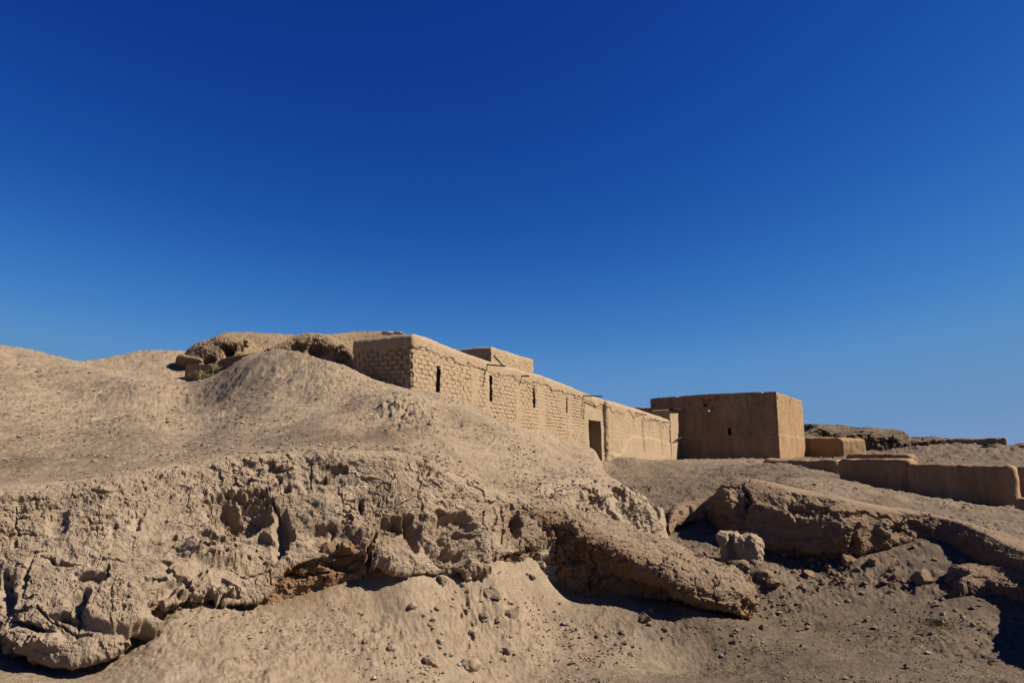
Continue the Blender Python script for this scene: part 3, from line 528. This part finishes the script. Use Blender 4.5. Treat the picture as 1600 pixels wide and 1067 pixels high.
def wallbody(name, path, zb, thick, r, m, h=.06, disp=None, parent=None, side=1, cut=(), batter=0.03):
    """rounded mud body following path [(x,y,ztop)..]; thickness goes to the left of the path (side=1)"""
    global TONE
    path = np.array(path, float); seg = np.hypot(*np.diff(path[:, :2], axis=0).T); c = np.concatenate([[0], np.cumsum(seg)]); Ln = c[-1]
    Hn = max(path[:, 2].max() - zb, .3); nx, ny, nz = (max(3, int(round(a / h))) for a in (Ln, thick, Hn))
    hx, hy, hz = Ln / nx, thick / ny, Hn / nz
    V = []; Fc = []; off = 0
    def face(a, b, f):
        nonlocal off
        A_, B_ = np.meshgrid(a, b, indexing='ij'); p = f(A_, B_); V.append(p.reshape(-1, 3)); Fc.append(gridf(*A_.shape) + off); off += A_.size
    X = np.linspace(0, Ln, nx + 1); Yv = np.linspace(0, thick, ny + 1); Z = np.linspace(0, Hn, nz + 1)
    face(Z, X, lambda a, b: np.stack([b, 0 * a, a], -1)); face(X, Z, lambda a, b: np.stack([a, 0 * a + thick, b], -1))
    face(Yv, Z, lambda a, b: np.stack([0 * a, a, b], -1)); face(Z, Yv, lambda a, b: np.stack([0 * a + Ln, b, a], -1))
    face(Yv, X, lambda a, b: np.stack([b, a, 0 * a + Hn], -1))
    v = np.concatenate(V); f = np.concatenate(Fc)
    v = np.round(v, 5); uq, inv = np.unique(v, axis=0, return_inverse=True); inv = inv.ravel(); v = uq; f = inv[f]
    if cut:
        cc = v[f].mean(1); keep = np.ones(len(f), bool)
        topc = np.interp(cc[:, 0], c, path[:, 2]); zc = zb + cc[:, 2] * (topc - zb) / Hn
        for s0, s1, z0, z1 in cut: keep &= ~((cc[:, 1] < 1e-4) & (cc[:, 0] > s0) & (cc[:, 0] < s1) & (zc > z0) & (zc < z1))
        f = f[keep]
    r = min(r, thick * .49, Ln * .49)
    lo = np.array([r, r, -9.]); hi = np.array([Ln - r, thick - r, Hn - r])
    inner = np.clip(v, lo, hi); d = v - inner; ln = np.linalg.norm(d, axis=1); n = d / np.maximum(ln, 1e-6)[:, None]
    lp = inner + n * r
    lp[ln < 1e-6] = v[ln < 1e-6]
    topz = np.interp(lp[:, 0], c, path[:, 2]); sc = (topz - zb) / Hn
    zz = zb + lp[:, 2] * sc
    below = topz - zz
    dd = disp(lp, n, zz, below) if disp is not None else 0
    lp = lp + n * np.reshape(dd, (-1, 1)) if disp is not None else lp
    zz = zz + n[:, 2] * 0 + (lp[:, 2] * 0)
    if disp is not None: zz = zz + n[:, 2] * dd
    # batter: walls lean slightly inward going up
    bt = batter * (zz - zb)
    yy = lp[:, 1] + np.where(lp[:, 1] < thick / 2, bt, -bt) * np.abs(n[:, 1]); xx = lp[:, 0]
    # path frame
    tdir = np.diff(path[:, :2], axis=0) / seg[:, None]
    k = np.clip(np.searchsorted(c, xx) - 1, 0, len(seg) - 1)
    tx = np.stack([np.interp(xx, (c[:-1] + c[1:]) / 2, tdir[:, j]) for j in (0, 1)], -1); tx /= np.linalg.norm(tx, axis=1)[:, None]
    base = np.stack([np.interp(xx, c, path[:, j]) for j in (0, 1)], -1) + tdir[k] * np.where(xx < 0, xx, np.where(xx > Ln, xx - Ln, 0))[:, None]
    nn = np.stack([-tx[:, 1], tx[:, 0]], -1) * side
    W = base + nn * yy[:, None]
    out = np.column_stack([W, zz])
    if side < 0: f = f[:, ::-1]
    so_ = np.zeros((len(out), 3), np.float32)
    if TONE is not None and len(TONE) == len(out): so_[:, 0] = TONE
    TONE = None
    return mesh(name, out, f, m, parent, soil=so_)
def plaster(am=.02, seed=0.):
    def fn(lp, n, zz, below):
        p = np.column_stack([lp[:, :2], zz]) + seed
        foot = np.clip(zz - zz.min(), 0, 9); edge = sm(.35, .0, below)
        return am * 2.2 * fbm(p, .9, 3) + am * .6 * fbm(p, 5, 4, .65) - am * 2.5 * edge * np.maximum(0, fbm(p, 2.4, 3, .6, 5) - .1) - am * 1.5 * np.maximum(0, fbm(p, 3.2, 3, .6, 15) - .45)
    return fn
def box(name, x0, x1, y0, y1, z0, z1, O, ex, ey, m, parent, inside=True):
    """recess lining: five walls of a niche; local x along ex, y into the wall along ey"""
    c = []
    for z in (z0, z1):
        for y in (y0, y1):
            for x in (x0, x1): c.append(np.array([*(O[:2] + ex * x + ey * y), z]))
    f = [(2, 3, 7, 6), (0, 2, 6, 4), (1, 5, 7, 3), (0, 1, 3, 2), (4, 6, 7, 5)]
    return mesh(name, c, f, m, parent, smooth=False)
def beam(name, a, b, w_, h_, m, parent=None):
    a = np.array(a, float); b = np.array(b, float); t = b - a; t /= np.linalg.norm(t); s_ = np.cross(t, (0, 0, 1)); s_ /= np.linalg.norm(s_); u_ = np.cross(s_, t)
    V = []; k = 6
    for q_, p in enumerate(np.linspace(a, b, k)):
        j = 1 + .12 * random.uniform(-1, 1)
        for an in range(8):
            th = an * math.pi / 4 + .39; V.append(p + s_ * cos(th) * w_ * .54 * j + u_ * sin(th) * h_ * .54 * j)
    Fc = [(i * 8 + j, i * 8 + (j + 1) % 8, (i + 1) * 8 + (j + 1) % 8, (i + 1) * 8 + j) for i in range(k - 1) for j in range(8)]
    Fc += [(0, 7, 6, 5), (0, 5, 4, 3), (0, 3, 2, 1)]; e = (k - 1) * 8; Fc += [(e, e + 1, e + 2, e + 3), (e, e + 3, e + 4, e + 5), (e, e + 5, e + 6, e + 7)]
    return mesh(name, V, Fc, m, parent, smooth=False)
# ---- the long mudbrick building
AL = radians(26); LX = np.array([sin(AL), cos(AL)]); LN = np.array([-cos(AL), sin(AL)])      # along, into the wall
P0 = P(648, 607, 17.8)[:2]
def ws(px, py=640, O=P0):
    a, _ = ray(px, py); return (a * O[1] - O[0]) / (LX[0] - a * LX[1])
def wz(px, py, O=P0):
    t = ws(px, py, O); Y = O[1] + LX[1] * t; return EYE + ray(px, py)[1] * Y
def wpt(px, py, O=P0):
    t = ws(px, py, O); p = O + LX * t; return np.array([*p, wz(px, py, O)])
bld = tag(empty('mudbrick_building', (P0[0], P0[1], 3.2)), 'long low mudbrick building on the mound with slit windows, doorway and rounded plaster roof edge', 'building')
bld_children = []
top1 = [(648, 522), (668, 527), (700, 541), (760, 563), (810, 577), (850, 588), (885, 601), (915, 614), (952, 627)]
s1 = ws(952, 627)
path1 = []
for px, py in top1: p = wpt(px, py); path1.append((*p[:2], p[2]))
zb1 = 1.6
door = (ws(922, 690), ws(941, 690), 2.0, wz(931, 657)); 
slits = [(689, 572, 613), (770, 587, 628), (837, 606, 637), (888, 621, 645)]
cuts = [door]
for px, y0, y1 in slits: s = ws(px, y0); w2 = .10 if px < 880 else .06; cuts.append((s - w2, s + w2, wz(px, y1), wz(px, y0)))
bands = [(ws(745, 600), .18), (ws(765, 600), .13), (ws(813, 610), .18), (ws(848, 610), .32), (ws(893, 640), .22), (ws(917, 640), .16)]
def disp1(lp, n, zz, below):
    p = np.column_stack([lp[:, :2], zz]); en = np.abs(n[:, 0]) > .75
    u = np.where(en, lp[:, 1] + 3.3, lp[:, 0])
    nz = pn(p, 1.1, 5) * .18 + pn(p, 4, 8) * .10
    cap = sm(.36 + nz, .30 + nz, below)
    b = brick(u, zz, 1.0)
    b = np.where(en, b * 1.9, b)
    sp = np.zeros(len(u))
    for s, w_ in bands: sp = np.maximum(sp, np.where(en, 0, sm(w_ + .08, w_ - .02, np.abs(lp[:, 0] - s) + .25 * nz)))
    s = door; fr = np.where(en, 0, sm(.30, .22, np.maximum(np.maximum(s[0] - lp[:, 0], lp[:, 0] - s[1]), zz - s[3] - .25) + .15 * nz)) * (zz < s[3] + .6)
    plas = np.maximum(np.maximum(cap, sp * .85), fr)
    side = np.maximum(np.abs(n[:, 1]), np.abs(n[:, 0])) > .5
    d = np.where(side, b * (1 - plas), 0) + .03 * cap + .006 * np.maximum(sp, fr) + .02 * fbm(p, 1.2, 3) + .008 * fbm(p, 6, 3)
    # crumbled foot of the left corner
    return d
wallbody('wall', path1, zb1, 2.1, .13, M_brick, .019, disp1, bld, 1, cuts, .012)
def recess(name, c, depth, m): return box(name, c[0] - .02, c[1] + .02, .05, depth, c[2] - .02, c[3] + .02, np.array([*P0, 0]), LX, LN, m, bld)
recess('doorway', door, 1.6, M_brick)
for c in cuts[1:]: recess('window', c, 1.4, M_dark)
# second, projecting section
O2 = P0 - LN * .2
top2 = [(950, 625), (975, 633), (1010, 643), (1047, 656)]
path2 = []
for px, py in top2: p = wpt(px, py, O2); path2.append((*p[:2], p[2]))
s20 = ws(950, 625, O2)
def disp2(lp, n, zz, below):
    p = np.column_stack([lp[:, :2] + 9, zz]); u = lp[:, 0]
    nz = pn(p, 1.0, 5) * .35 + pn(p, 4, 8) * .14
    b = brick(u, zz, 5.0, jd=.022); L = lp[:, 0].max()
    cap = sm(.42 + nz, .34 + nz, below)
    low = sm(.0, .2, below - 1.35 - .35 * nz - 1.0 * sm(.35, .1, u / L))      # smooth render on the lower wall
    plas = np.maximum(cap, low)
    d = np.where(np.abs(n[:, 1]) > .5, b * (1 - plas), 0) + .04 * plas + .03 * fbm(p, .8, 3) + .01 * fbm(p, 6, 3)
    # eroded near end
    d = d - .12 * sm(1.2, 0, u) * np.maximum(0, fbm(p, 1.8, 3, .5, 3))
    for s in (ws(1004, 660, O2), ws(1033, 660, O2), ws(1006, 660, O2)): d = d - .09 * sm(.09, .03, np.abs(u - (s - s20)) + .05 * nz) * sm(.4, .6, below) * sm(2.4, 2.0, below)
    return d
wallbody('wall', path2, 1.6, 2.6, .2, M_brick, .032, disp2, bld, 1, (), .012)
pp = []
for px, py in [(1047, 640), (1059, 640)]: p = wpt(px, py, O2); pp.append((*p[:2], p[2]))
def dispP(lp, n, zz, below):
    p = np.column_stack([lp[:, :2] + 19, zz]); return np.where(np.abs(n[:, 1]) > .5, brick(lp[:, 0], zz, 2., jd=.03), 0) * sm(2.0, 1.6, below) + .02 * fbm(p, 1.5, 3)
wallbody('pier', pp, 1.6, 1.2, .06, M_brick, .05, dispP, bld, 1, (), .0)
pa, pb = np.array(pp[0]), np.array(pp[1])
beam('roof_board', pa + np.array([0, 0, .03]) - np.array([*LX, 0]) * .1 - np.array([*LN, 0]) * .1, pb + np.array([0, 0, .03]) - np.array([*LN, 0]) * .1, .35, .07, M_wood, bld)
# drain spouts
def spout(px, py, L, droop, O=P0, tilt=0.0):
    a = wpt(px, py, O); b = a - np.array([*LN, 0]) * L + np.array([*LX, 0]) * tilt + np.array([0, 0, -droop]); a2 = a + np.array([*LN, 0]) * .2 + np.array([0, 0, .02])
    beam('drain_spout', a2, b, .055, .05, M_wood, bld)
spout(762, 569, .62, .1); spout(815, 588, .28, .0); spout(912, 618, .85, .07); spout(914, 626, .5, .3)
spout(992, 644, .62, .16, O2); spout(1016, 654, .55, .16, O2); spout(1037, 658, .3, .1, O2)
sp = wpt(780, 556); beam('roof_pole', sp + np.array([0, 0, .02]) + np.array([*LN, 0]) * .2, wpt(790, 571) + np.array([*LN, 0]) * .1, .05, .05, M_wood, bld)
beam('leaning_stick', wpt(1051, 688, O2) - np.array([*LN, 0]) * .15, wpt(1059, 683, O2) - np.array([*LN, 0]) * .25, .07, .07, M_wood, bld)
for ch in bld.children:                                     # parts keep world coordinates although the empty stands at the base
    ch.matrix_parent_inverse.translation = (-P0[0], -P0[1], -3.2)
# ---- upper block behind the roof
def fixp(e):
    for ch in e.children: ch.matrix_parent_inverse.translation = [-c for c in e.location]
U0 = P(770, 541, 26.5); ue = P(836, 562, 30.3); ul = P(712, 545, 28.6)
d = (ue - U0)[:2]; Lu = np.linalg.norm(d); d /= Lu; nrm = np.array([-d[1], d[0]])
ub = tag(empty('brick_tower', (U0[0], U0[1], 4.8)), 'small square mudbrick block rising behind the roof of the long building', 'building')
def dispU(lp, n, zz, below):
    p = np.column_stack([lp[:, :2] + 29, zz]); en = np.abs(n[:, 0]) > .7; u = np.where(en, lp[:, 1], lp[:, 0]); nz = pn(p, 1.6, 5) * .2
    return np.where(below > .04, brick(u, zz, 4., jd=.07), 0) * sm(.24 + nz, .32 + nz, below) + .03 * fbm(p, 1.2, 3) - .05 * np.maximum(0, fbm(p, 2.2, 3, .5, 3)) * sm(0, .5, below)
wallbody('wall', [(*U0[:2], U0[2]), (*ue[:2], ue[2])], U0[2] - 2.2, 2.4, .1, M_brick, .045, dispU, ub, 1); fixp(ub)
# ---- square building
C0 = P(1212, 612, 42.3); CR = P(1252.5, 640, 57.7); CL_ = P(1015, 622, 46.9)
zt = C0[2]
e1 = (C0 - CL_)[:2]; Lf = np.linalg.norm(e1); e1 /= Lf; n1_ = np.array([-e1[1], e1[0]])
n1_ = n1_ if n1_ @ np.array([0, 1]) > 0 else -n1_
thq = 10.0
for _t in np.linspace(8, 30, 500):
    _p = C0[:2] + n1_ * _t
    if proj(np.array([*_p, C0[2]]))[0] > 1251: thq = _t; break
def dispQ(lp, n, zz, below):
    p = np.column_stack([lp[:, :2] + 49, zz]); L = lp[:, 0]
    en = np.abs(n[:, 0]) > .7; u = np.where(en, lp[:, 1], lp[:, 0])
    hgt = below
    b = np.where(below > .08, brick(u, zz, 7., jd=.04), 0) * sm(2.75, 2.6, below + .1 * pn(p, .6, 2)) * np.where(en, .25, 1)
    ledge = .035 * sm(2.62, 2.72, below)
    d = b + ledge + .03 * fbm(p, .7, 3) + .012 * fbm(p, 5, 4, .6)
    pit = np.maximum(0, fbm(p, 2.6, 3, .6, 7) - .35) * sm(1.2, .3, below)
    d = d - .28 * pit
    for s, z0, z1, w_, a in ((.79, 0, 2.6, .05, .07), (.69, 0, 1.0, .06, .08), (.30, 0, .5, .04, .04)):
        d = d - np.where(en, 0, a * sm(w_ + .05, w_ * .4, np.abs(lp[:, 0] - s * Lf + .15 * pn(p, 1.2, 4))) * (below > z0) * sm(z1 + .1, z1, below))
    return d
sq = tag(empty('square_building', (C0[0], C0[1], 2.5)), 'large square mud-plastered building with shaded front and sunlit right side', 'building')
qs = lambda px, py=650: None
def onq(px, py):
    """point on the front face of the square building"""
    a, b = ray(px, py); O = CL_[:2]; t = (a * O[1] - O[0]) / (e1[0] - a * e1[1]); Y = O[1] + e1[1] * t
    return t, EYE + b * Y
t0, za = onq(1139, 668); _, zb_ = onq(1139, 680)
t1, zc_ = onq(1101, 631); _, zd_ = onq(1101, 637)
cq = [(t0 - .09, t0 + .09, zb_, za), (t1 - .10, t1 + .10, zc_ - .17, zc_)]
wallbody('wall', [(*CL_[:2], zt - .02), (*(CL_[:2] + e1 * Lf * .5), zt + .1), (*C0[:2], zt + .02)], 1.7, thq, .10, M_plast, .05, dispQ, sq, 1, cq, .03)
for nm, c in zip(('window', 'vent_hole'), cq): box(nm, c[0] - .03, c[1] + .03, .10, .8, c[2] - .03, c[3] + .03, CL_, e1, n1_, M_dark, sq)
ta, zz_ = onq(1113, 637); a_ = np.array([*(CL_[:2] + e1 * ta), zz_])
beam('drain_pipe', a_ + np.array([*n1_, 0]) * .2 + np.array([0, 0, .03]), a_ - np.array([*n1_, 0]) * .6 - np.array([*e1, 0]) * .1 + np.array([0, 0, -.28]), .11, .11, M_pipe, sq)
fixp(sq)
# ---- low plastered walls: name, near end (px, ytop, Y), far end (px, ytop, Y), zbase, thickness, radius, label
def lw(ends, zb, th, r, label, m=M_plast, cat='wall', name='plastered_wall', side=1, h=.06, am=.02):
    pts = [P(*e) for e in ends]
    o = wallbody(name, [tuple(p) for p in pts], zb, th, r, m, h, plaster(am, random.uniform(0, 50)), None, side, (), .04)
    tag(o, label, cat, 'low rounded mud-plastered walls'); return o
lw([(1238, 683, 50.5), (1275, 683, 48.5), (1312, 684, 46.5)], 2.0, 2.4, .3, 'tallest low plastered wall butting against the right side of the square building')
lw([(1318, 708, 41.5), (1370, 708.5, 39.5), (1420, 709, 37.5)], 1.2, .8, .3, 'thin rounded wall top showing just above the middle plastered walls')
lw([(1188, 716.5, 30.5), (1250, 717, 29.2), (1309, 718, 27.8)], 1.2, .8, .25, 'low wall strip in front of the square building with a pale sunlit end')
lw([(1306, 716.5, 25.8), (1360, 717, 24.8), (1420, 717.5, 23.8)], .5, .75, .18, 'middle plastered wall, shaded, ending in a bright vertical edge beside the longest wall')
lw([(1416, 724, 23.6), (1500, 725, 22.6), (1584, 726.5, 21.6)], .3, .75, .2, 'longest low plastered wall with rounded pale top and dark shaded face')
lw([(1583, 728, 22.8), (1650, 729, 22.0), (1720, 730, 21.3)], .3, .75, .2, 'plastered wall cut off by the right edge of the photo')
lw([(1583, 778, 20.3), (1650, 780, 19.6), (1720, 782, 19.0)], .0, .7, .15, 'low pale kerb-like wall at the foot of the rightmost plastered wall')
lw([(1479, 685, 52.5), (1530, 684.5, 51.5), (1573, 683, 50.5)], 2.0, 1.4, .22, 'flat-topped plastered wall standing alone against the sky at the far right', M_far)
lw([(1575, 690, 50), (1595, 695, 47), (1650, 706, 43)], 1.5, 1.6, .75, 'sloping rounded wall descending to the right edge beside the flat-topped far wall', M_plast)
lw([(985, 636, 49.5), (1018, 636.5, 48), (1045, 637, 46.8)], 2.3, 1.5, .3, 'smooth rounded plaster wall between the long building and the square building', M_plast)
lw([(286, 569, 28.2), (308, 569, 27.8), (330, 569.5, 26.9)], 3.0, .8, .12, 'short pale plaster wall in the hollow between the mounds', M_plast, h=.05)
lw([(334, 562, 25.0), (350, 557, 24.6), (370, 552.5, 24.2), (400, 549, 23.8), (432, 547.5, 23.5)], 3.5, .6, .2, 'curved grey plaster wall half hidden behind the crest of the round mound', M_plastd, h=.05)
# ------------------------------------------------------------------ loose stones and clods
def clod(seed, sub=3, flat=.75, name='clod', m=M_grey, cuts=6):
    import bmesh
    bm = bmesh.new(); bmesh.ops.create_icosphere(bm, subdivisions=sub, radius=1.0)
    v = np.array([x.co[:] for x in bm.verts]); r_ = np.random.default_rng(seed)
    for _ in range(cuts):
        n = r_.normal(size=3); n /= np.linalg.norm(n); k = r_.uniform(.45, .8); dd = v @ n; v = v - np.maximum(0, dd - k)[:, None] * n
    v = v * (1 + .16 * fbm(v + seed * 3, 1.5, 4, .6))[:, None]; v *= np.array([r_.uniform(.8, 1.2), r_.uniform(.75, 1.1), flat])
    for x, c in zip(bm.verts, v): x.co = c
    me = bpy.data.meshes.new(name); bm.to_mesh(me); bm.free(); me.materials.append(m)
    return me, v
CM = [clod(i, 3, m=M_clay if i < 7 else M_grey)[0] for i in range(14)]
PM = [clod(50 + i, 2, .5, 'stone', M_pale, 7)[0] for i in range(4)]
def put(me, name, px, py, size, label, cat, group=None, sink=.3, rot=None):
    x, y, z = hit(px, py); z = float(ground(np.array([x]), np.array([y]))[0])
    o = bpy.data.objects.new(name, me); COL.objects.link(o); s = size * y / F * .5
    o.scale = (s, s, s); o.location = (x, y, z + s * (.5 - sink) * .8); o.rotation_euler = (random.uniform(-.4, .4), random.uniform(-.4, .4), random.uniform(0, 6.28) if rot is None else rot)
    return tag(o, label, cat, group)
# the squarish mud block
blk_c = []
BP = P(1153, 872, 13.2); zg = float(ground(np.array([BP[0]]), np.array([BP[1]]))[0])
def dispB(lp, n, zz, below):
    p = np.column_stack([lp[:, :2] + 5, zz]); d = .07 * fbm(p, 2.2, 3) + .04 * fbm(p, 6, 5, .65) - .05 * np.maximum(0, fbm(p, 5, 3, .6, 9) - .2)
    return d - .13 * sm(.07, .02, np.abs(lp[:, 0] - .23 + .05 * pn(p, 5, 2))) * (n[:, 1] < -.3) * sm(.55, .3, below)
a_ = P(1121, 832, 13.1); b_ = P(1184, 838, 12.75)
o = wallbody('mud_block', [(a_[0], a_[1], a_[2]), (b_[0], b_[1], b_[2])], zg - .3, .55, .12, M_clay, .014, dispB, None, 1, (), .0)
tag(o, 'squarish fallen block of mud wall lying on the rubble between eroded wall and right bank', 'mud block')
big = [(798, 968, 30, 'pale rounded clod on the talus left of the eroded wall shadow'), (672, 1038, 26, 'smooth brown cobble at the bottom of the left talus'), (735, 1040, 34, 'dark broken clod beside white stones at the talus foot'),
       (770, 940, 26, 'clod half sunk in the lit talus below the cliff'), (1008, 968, 24, 'clod under the front of the eroded wall'), (1325, 884, 30, 'rounded clod on the rubble below the right bank'), (1368, 882, 26, 'pointed clod on the rubble near the bank corner'),
       (1445, 912, 38, 'largest pale clod on the rubble slope below the right bank'), (1405, 905, 22, 'small clod left of the largest clod on the slope'), (1196, 905, 26, 'clod lying at the right end of the fallen mud block'), (1155, 892, 34, 'dark clod in front of the fallen mud block'),
       (1262, 900, 26, 'wedge-shaped clod on the rubble right of the mud block'), (1195, 985, 20, 'small lump of clay below the tip of the eroded wall')]
for i, (px, py, s, lb) in enumerate(big): put(CM[i % 7 if px < 900 else 7 + i % 7], 'clod', px, py, s, lb, 'clod')
zones = [(1330, 900, 120, 30, 105, 'small clod of dry mud on the rubble slope below the right bank', 'clods on the right rubble slope'),
         (1190, 905, 70, 32, 42, 'small clod scattered round the fallen mud block', 'clods round the mud block'),
         (760, 950, 65, 50, 66, 'small clod of dry mud on the left talus slope', 'clods on the left talus'),
         (1010, 985, 90, 16, 26, 'small clod on the ground in front of the eroded wall', 'clods before the eroded wall'),
         (735, 1035, 60, 18, 22, 'small clod at the very foot of the left talus', 'clods at the talus foot'),
         (1400, 990, 170, 40, 18, 'small clod lying on the open pit floor', 'clods on the pit floor')]
for cx, cy, sx, sy, n, lb, gp in zones:
    for _ in range(n):
        px = random.gauss(cx, sx); py = random.gauss(cy, sy * .8)
        if py > 1060 or px > 1600 or (px < 830 and py < 890) or (1040 < px < 1190 and 905 < py < 968): continue
        put(random.choice(CM[:7] if px < 900 else CM[7:]), 'clod', px, py, min(22, random.lognormvariate(2.0, .45)), lb, 'clod', gp)
for px, py, s, lb in [(718, 1038, 11, 'white stone beside the dark broken clod'), (716, 992, 9, 'white angular stone on the talus above the clods'), (765, 970, 6, None), (883, 978, 15, 'flat grey slab lying at the edge of the eroded wall shadow'), (693, 1053, 8, 'small white stone at the bottom edge'),
                      (1474, 964, 12, 'white stone on the pit floor'), (1505, 967, 10, 'dark grey stone right of the white stone on the pit floor'), (1450, 1023, 11, 'blue-grey stone low on the pit floor'), (1128, 1023, 7, 'small white stone on the floor below the eroded wall'), (142, 770, 8, 'blue-grey pebble near the left cliff rim'), (240, 708, 10, 'grey stone lying on the path of the mound'),
                      (148, 720, 9, 'small grey stone left on the trodden mound slope'), (802, 767, 8, 'greenish stone near the cliff rim in the centre'), (1316, 745, 9, 'white stone at the end of the low wall strip'), (1335, 747, 8, 'pale block beside the middle wall'), (1250, 730, 7, 'white stone on the bank crest before the square building')]:
    if lb: put(random.choice(PM), 'stone', px, py, s, lb, 'stone', sink=.1)
# stones on the roof corner of the long building
for px, py, s, lb in ((604, 521, .22, 'flat stone slab lying left on the roof corner of the long building'), (622, 521, .2, 'flat stone slab lying right on the roof corner of the long building')):
    p = P(px, py, 19.2); o = bpy.data.objects.new('stone', PM[1]); COL.objects.link(o); o.location = p; o.scale = (s, s, s * .5); tag(o, lb, 'stone')
# gravel as stuff
def gravel():
    N_ = 46000
    px = rng.uniform(-40, 1640, N_); up_ = rng.random(N_) < .45; px = np.where(up_, rng.uniform(-40, 960, N_), px); py = np.where(up_, 570 + 210 * rng.random(N_) ** .75, 740 + (1075 - 740) * rng.random(N_) ** .8)
    a, b = ray(px, py); Y = 5.5 * (30 / 5.5) ** np.linspace(0, 1, 160)
    x = a[:, None] * Y[None]; y = np.broadcast_to(Y[None], x.shape); g = ground(x, y, False); z = EYE + b[:, None] * Y[None]
    i = np.argmax(z < g, axis=1); jit = (5.5 / 30) ** (rng.random(N_) / 160 * 1.6); xx = x[np.arange(N_), i] * jit; yy = Y[i] * jit
    sx_ = rng.normal(size=(2, N_)) * .03 * yy / 9; xx = xx + sx_[0]; yy = yy + sx_[1] * 3
    dn = pn(np.column_stack([xx, yy, 0 * xx]), .7, 5); keep = (rng.random(N_) < .30 + 1.5 * dn - .42 * ((xx < .3) & (yy < 10)) + .25 * (SL(xx, yy) > .6)) & (i > 0) & (yy < 30)
    xx = xx[keep]; yy = yy[keep]; zz = ground(xx, yy); n = len(xx)
    ico = np.array([(0, 0, 1), (.9, 0, .3), (.28, .85, .3), (-.73, .53, .3), (-.73, -.53, .3), (.28, -.85, .3), (0, 0, -.6)])
    f = np.array([(0, 1, 2), (0, 2, 3), (0, 3, 4), (0, 4, 5), (0, 5, 1), (6, 2, 1), (6, 3, 2), (6, 4, 3), (6, 5, 4), (6, 1, 5)])
    s = np.clip(rng.lognormal(-4.3, .5, n) * (1 - .25 * (SL(xx, yy) < 0)), .004, .05) * np.where(SL(xx, yy) > .5, np.clip((yy / 11) ** .6, .7, 1.5) * .8, np.clip((yy / 9) ** 1.1, .8, 2.4))
    v = ico[None] * (s[:, None, None]) * (1 + .35 * rng.normal(size=(n, 7, 3))) ; v[..., 2] *= .8
    v += np.column_stack([xx, yy, zz + s * .2])[:, None]
    F_ = (f[None] + 7 * np.arange(n)[:, None, None]).reshape(-1, 3)
    tag(mesh('gravel', v.reshape(-1, 3), F_, M_gravel, smooth=False, soil=np.repeat(np.stack([rng.random(n) * .9, 0 * s, np.clip(rng.random(n) ** 1.3 + .45 * sm(.4, 2.6, xx) * (SL(xx, yy) < 0), 0, 1)], -1), 7, 0).astype(np.float32)), 'loose grit and crumbs of dry mud strewn over the ground', 'gravel', kind='stuff')
gravel()
# ------------------------------------------------------------------ plants
def tuft(name, c, r, hgt, n, m, label, cat, leaf=(.012, .16), spread=1.0):
    V = []; Fc = []
    for i in range(n):
        a = random.uniform(0, 6.28); rr = r * random.random() ** .6; b = np.array([c[0] + rr * .5 * cos(a), c[1] + rr * .5 * sin(a), c[2] - .05])
        tip = np.array([c[0] + rr * spread * cos(a), c[1] + rr * spread * sin(a), c[2] + hgt * random.uniform(.5, 1) * (1 - .45 * (rr / r) ** 2)])
        s_ = np.array([-sin(a + 1), cos(a + 1), 0]) * leaf[0] * random.uniform(.6, 1.3); mid = (b + tip) / 2 + np.array([0, 0, .08 * hgt])
        k = len(V); V += [b - s_ * .5, b + s_ * .5, mid + s_, mid - s_, tip + s_ * .2, tip - s_ * .2]; Fc += [(k, k + 1, k + 2, k + 3), (k + 3, k + 2, k + 4, k + 5)]
        if leaf[1]:
            for _ in range(3):
                t = random.uniform(.4, 1); p = b + (tip - b) * t; d_ = np.array([random.gauss(0, 1), random.gauss(0, 1), random.gauss(.4, .8)]); d_ /= np.linalg.norm(d_); e_ = np.cross(d_, (0.3, .2, 1)); e_ /= np.linalg.norm(e_) + 1e-6
                k = len(V); l = leaf[1] * random.uniform(.5, 1); V += [p, p + d_ * l * .5 + e_ * l * .3, p + d_ * l, p + d_ * l * .5 - e_ * l * .3]; Fc.append((k, k + 1, k + 2, k + 3))
    return tag(mesh(name, V, Fc, m, smooth=False), label, cat)
g = P(1544, 703, 48.5); tuft('green_bush', g, .5, .36, 420, M_green, 'small bright green bush on the pale mound below the flat-topped far wall', 'bush', (.03, .12), 1.1)
g = P(336, 586, 24.4); tuft('dry_grass', g, .25, .5, 110, M_dry, 'pale green grass tuft against the near end of the curved plaster wall', 'grass tuft', (.02, .07), 1.1)
g = P(313, 590, 24.0); tuft('dry_grass', g, .4, .3, 130, M_dry, 'low dry grass clump in the hollow before the short pale wall', 'grass tuft', (.02, .07), 1.2)
x, y, z = hit(232, 601); tuft('green_weed', (x, y, z), .12, .07, 30, M_green, 'tiny green weed on the crest of the left slope', 'weed', (.02, .07), 1.0)
x, y, z = hit(1480, 975); tuft('dry_grass', (x, y, z), .3, .12, 220, M_dry, 'flat straw-coloured grass patch on the pit floor near the white stone', 'grass tuft', (.006, 0), 1.5)
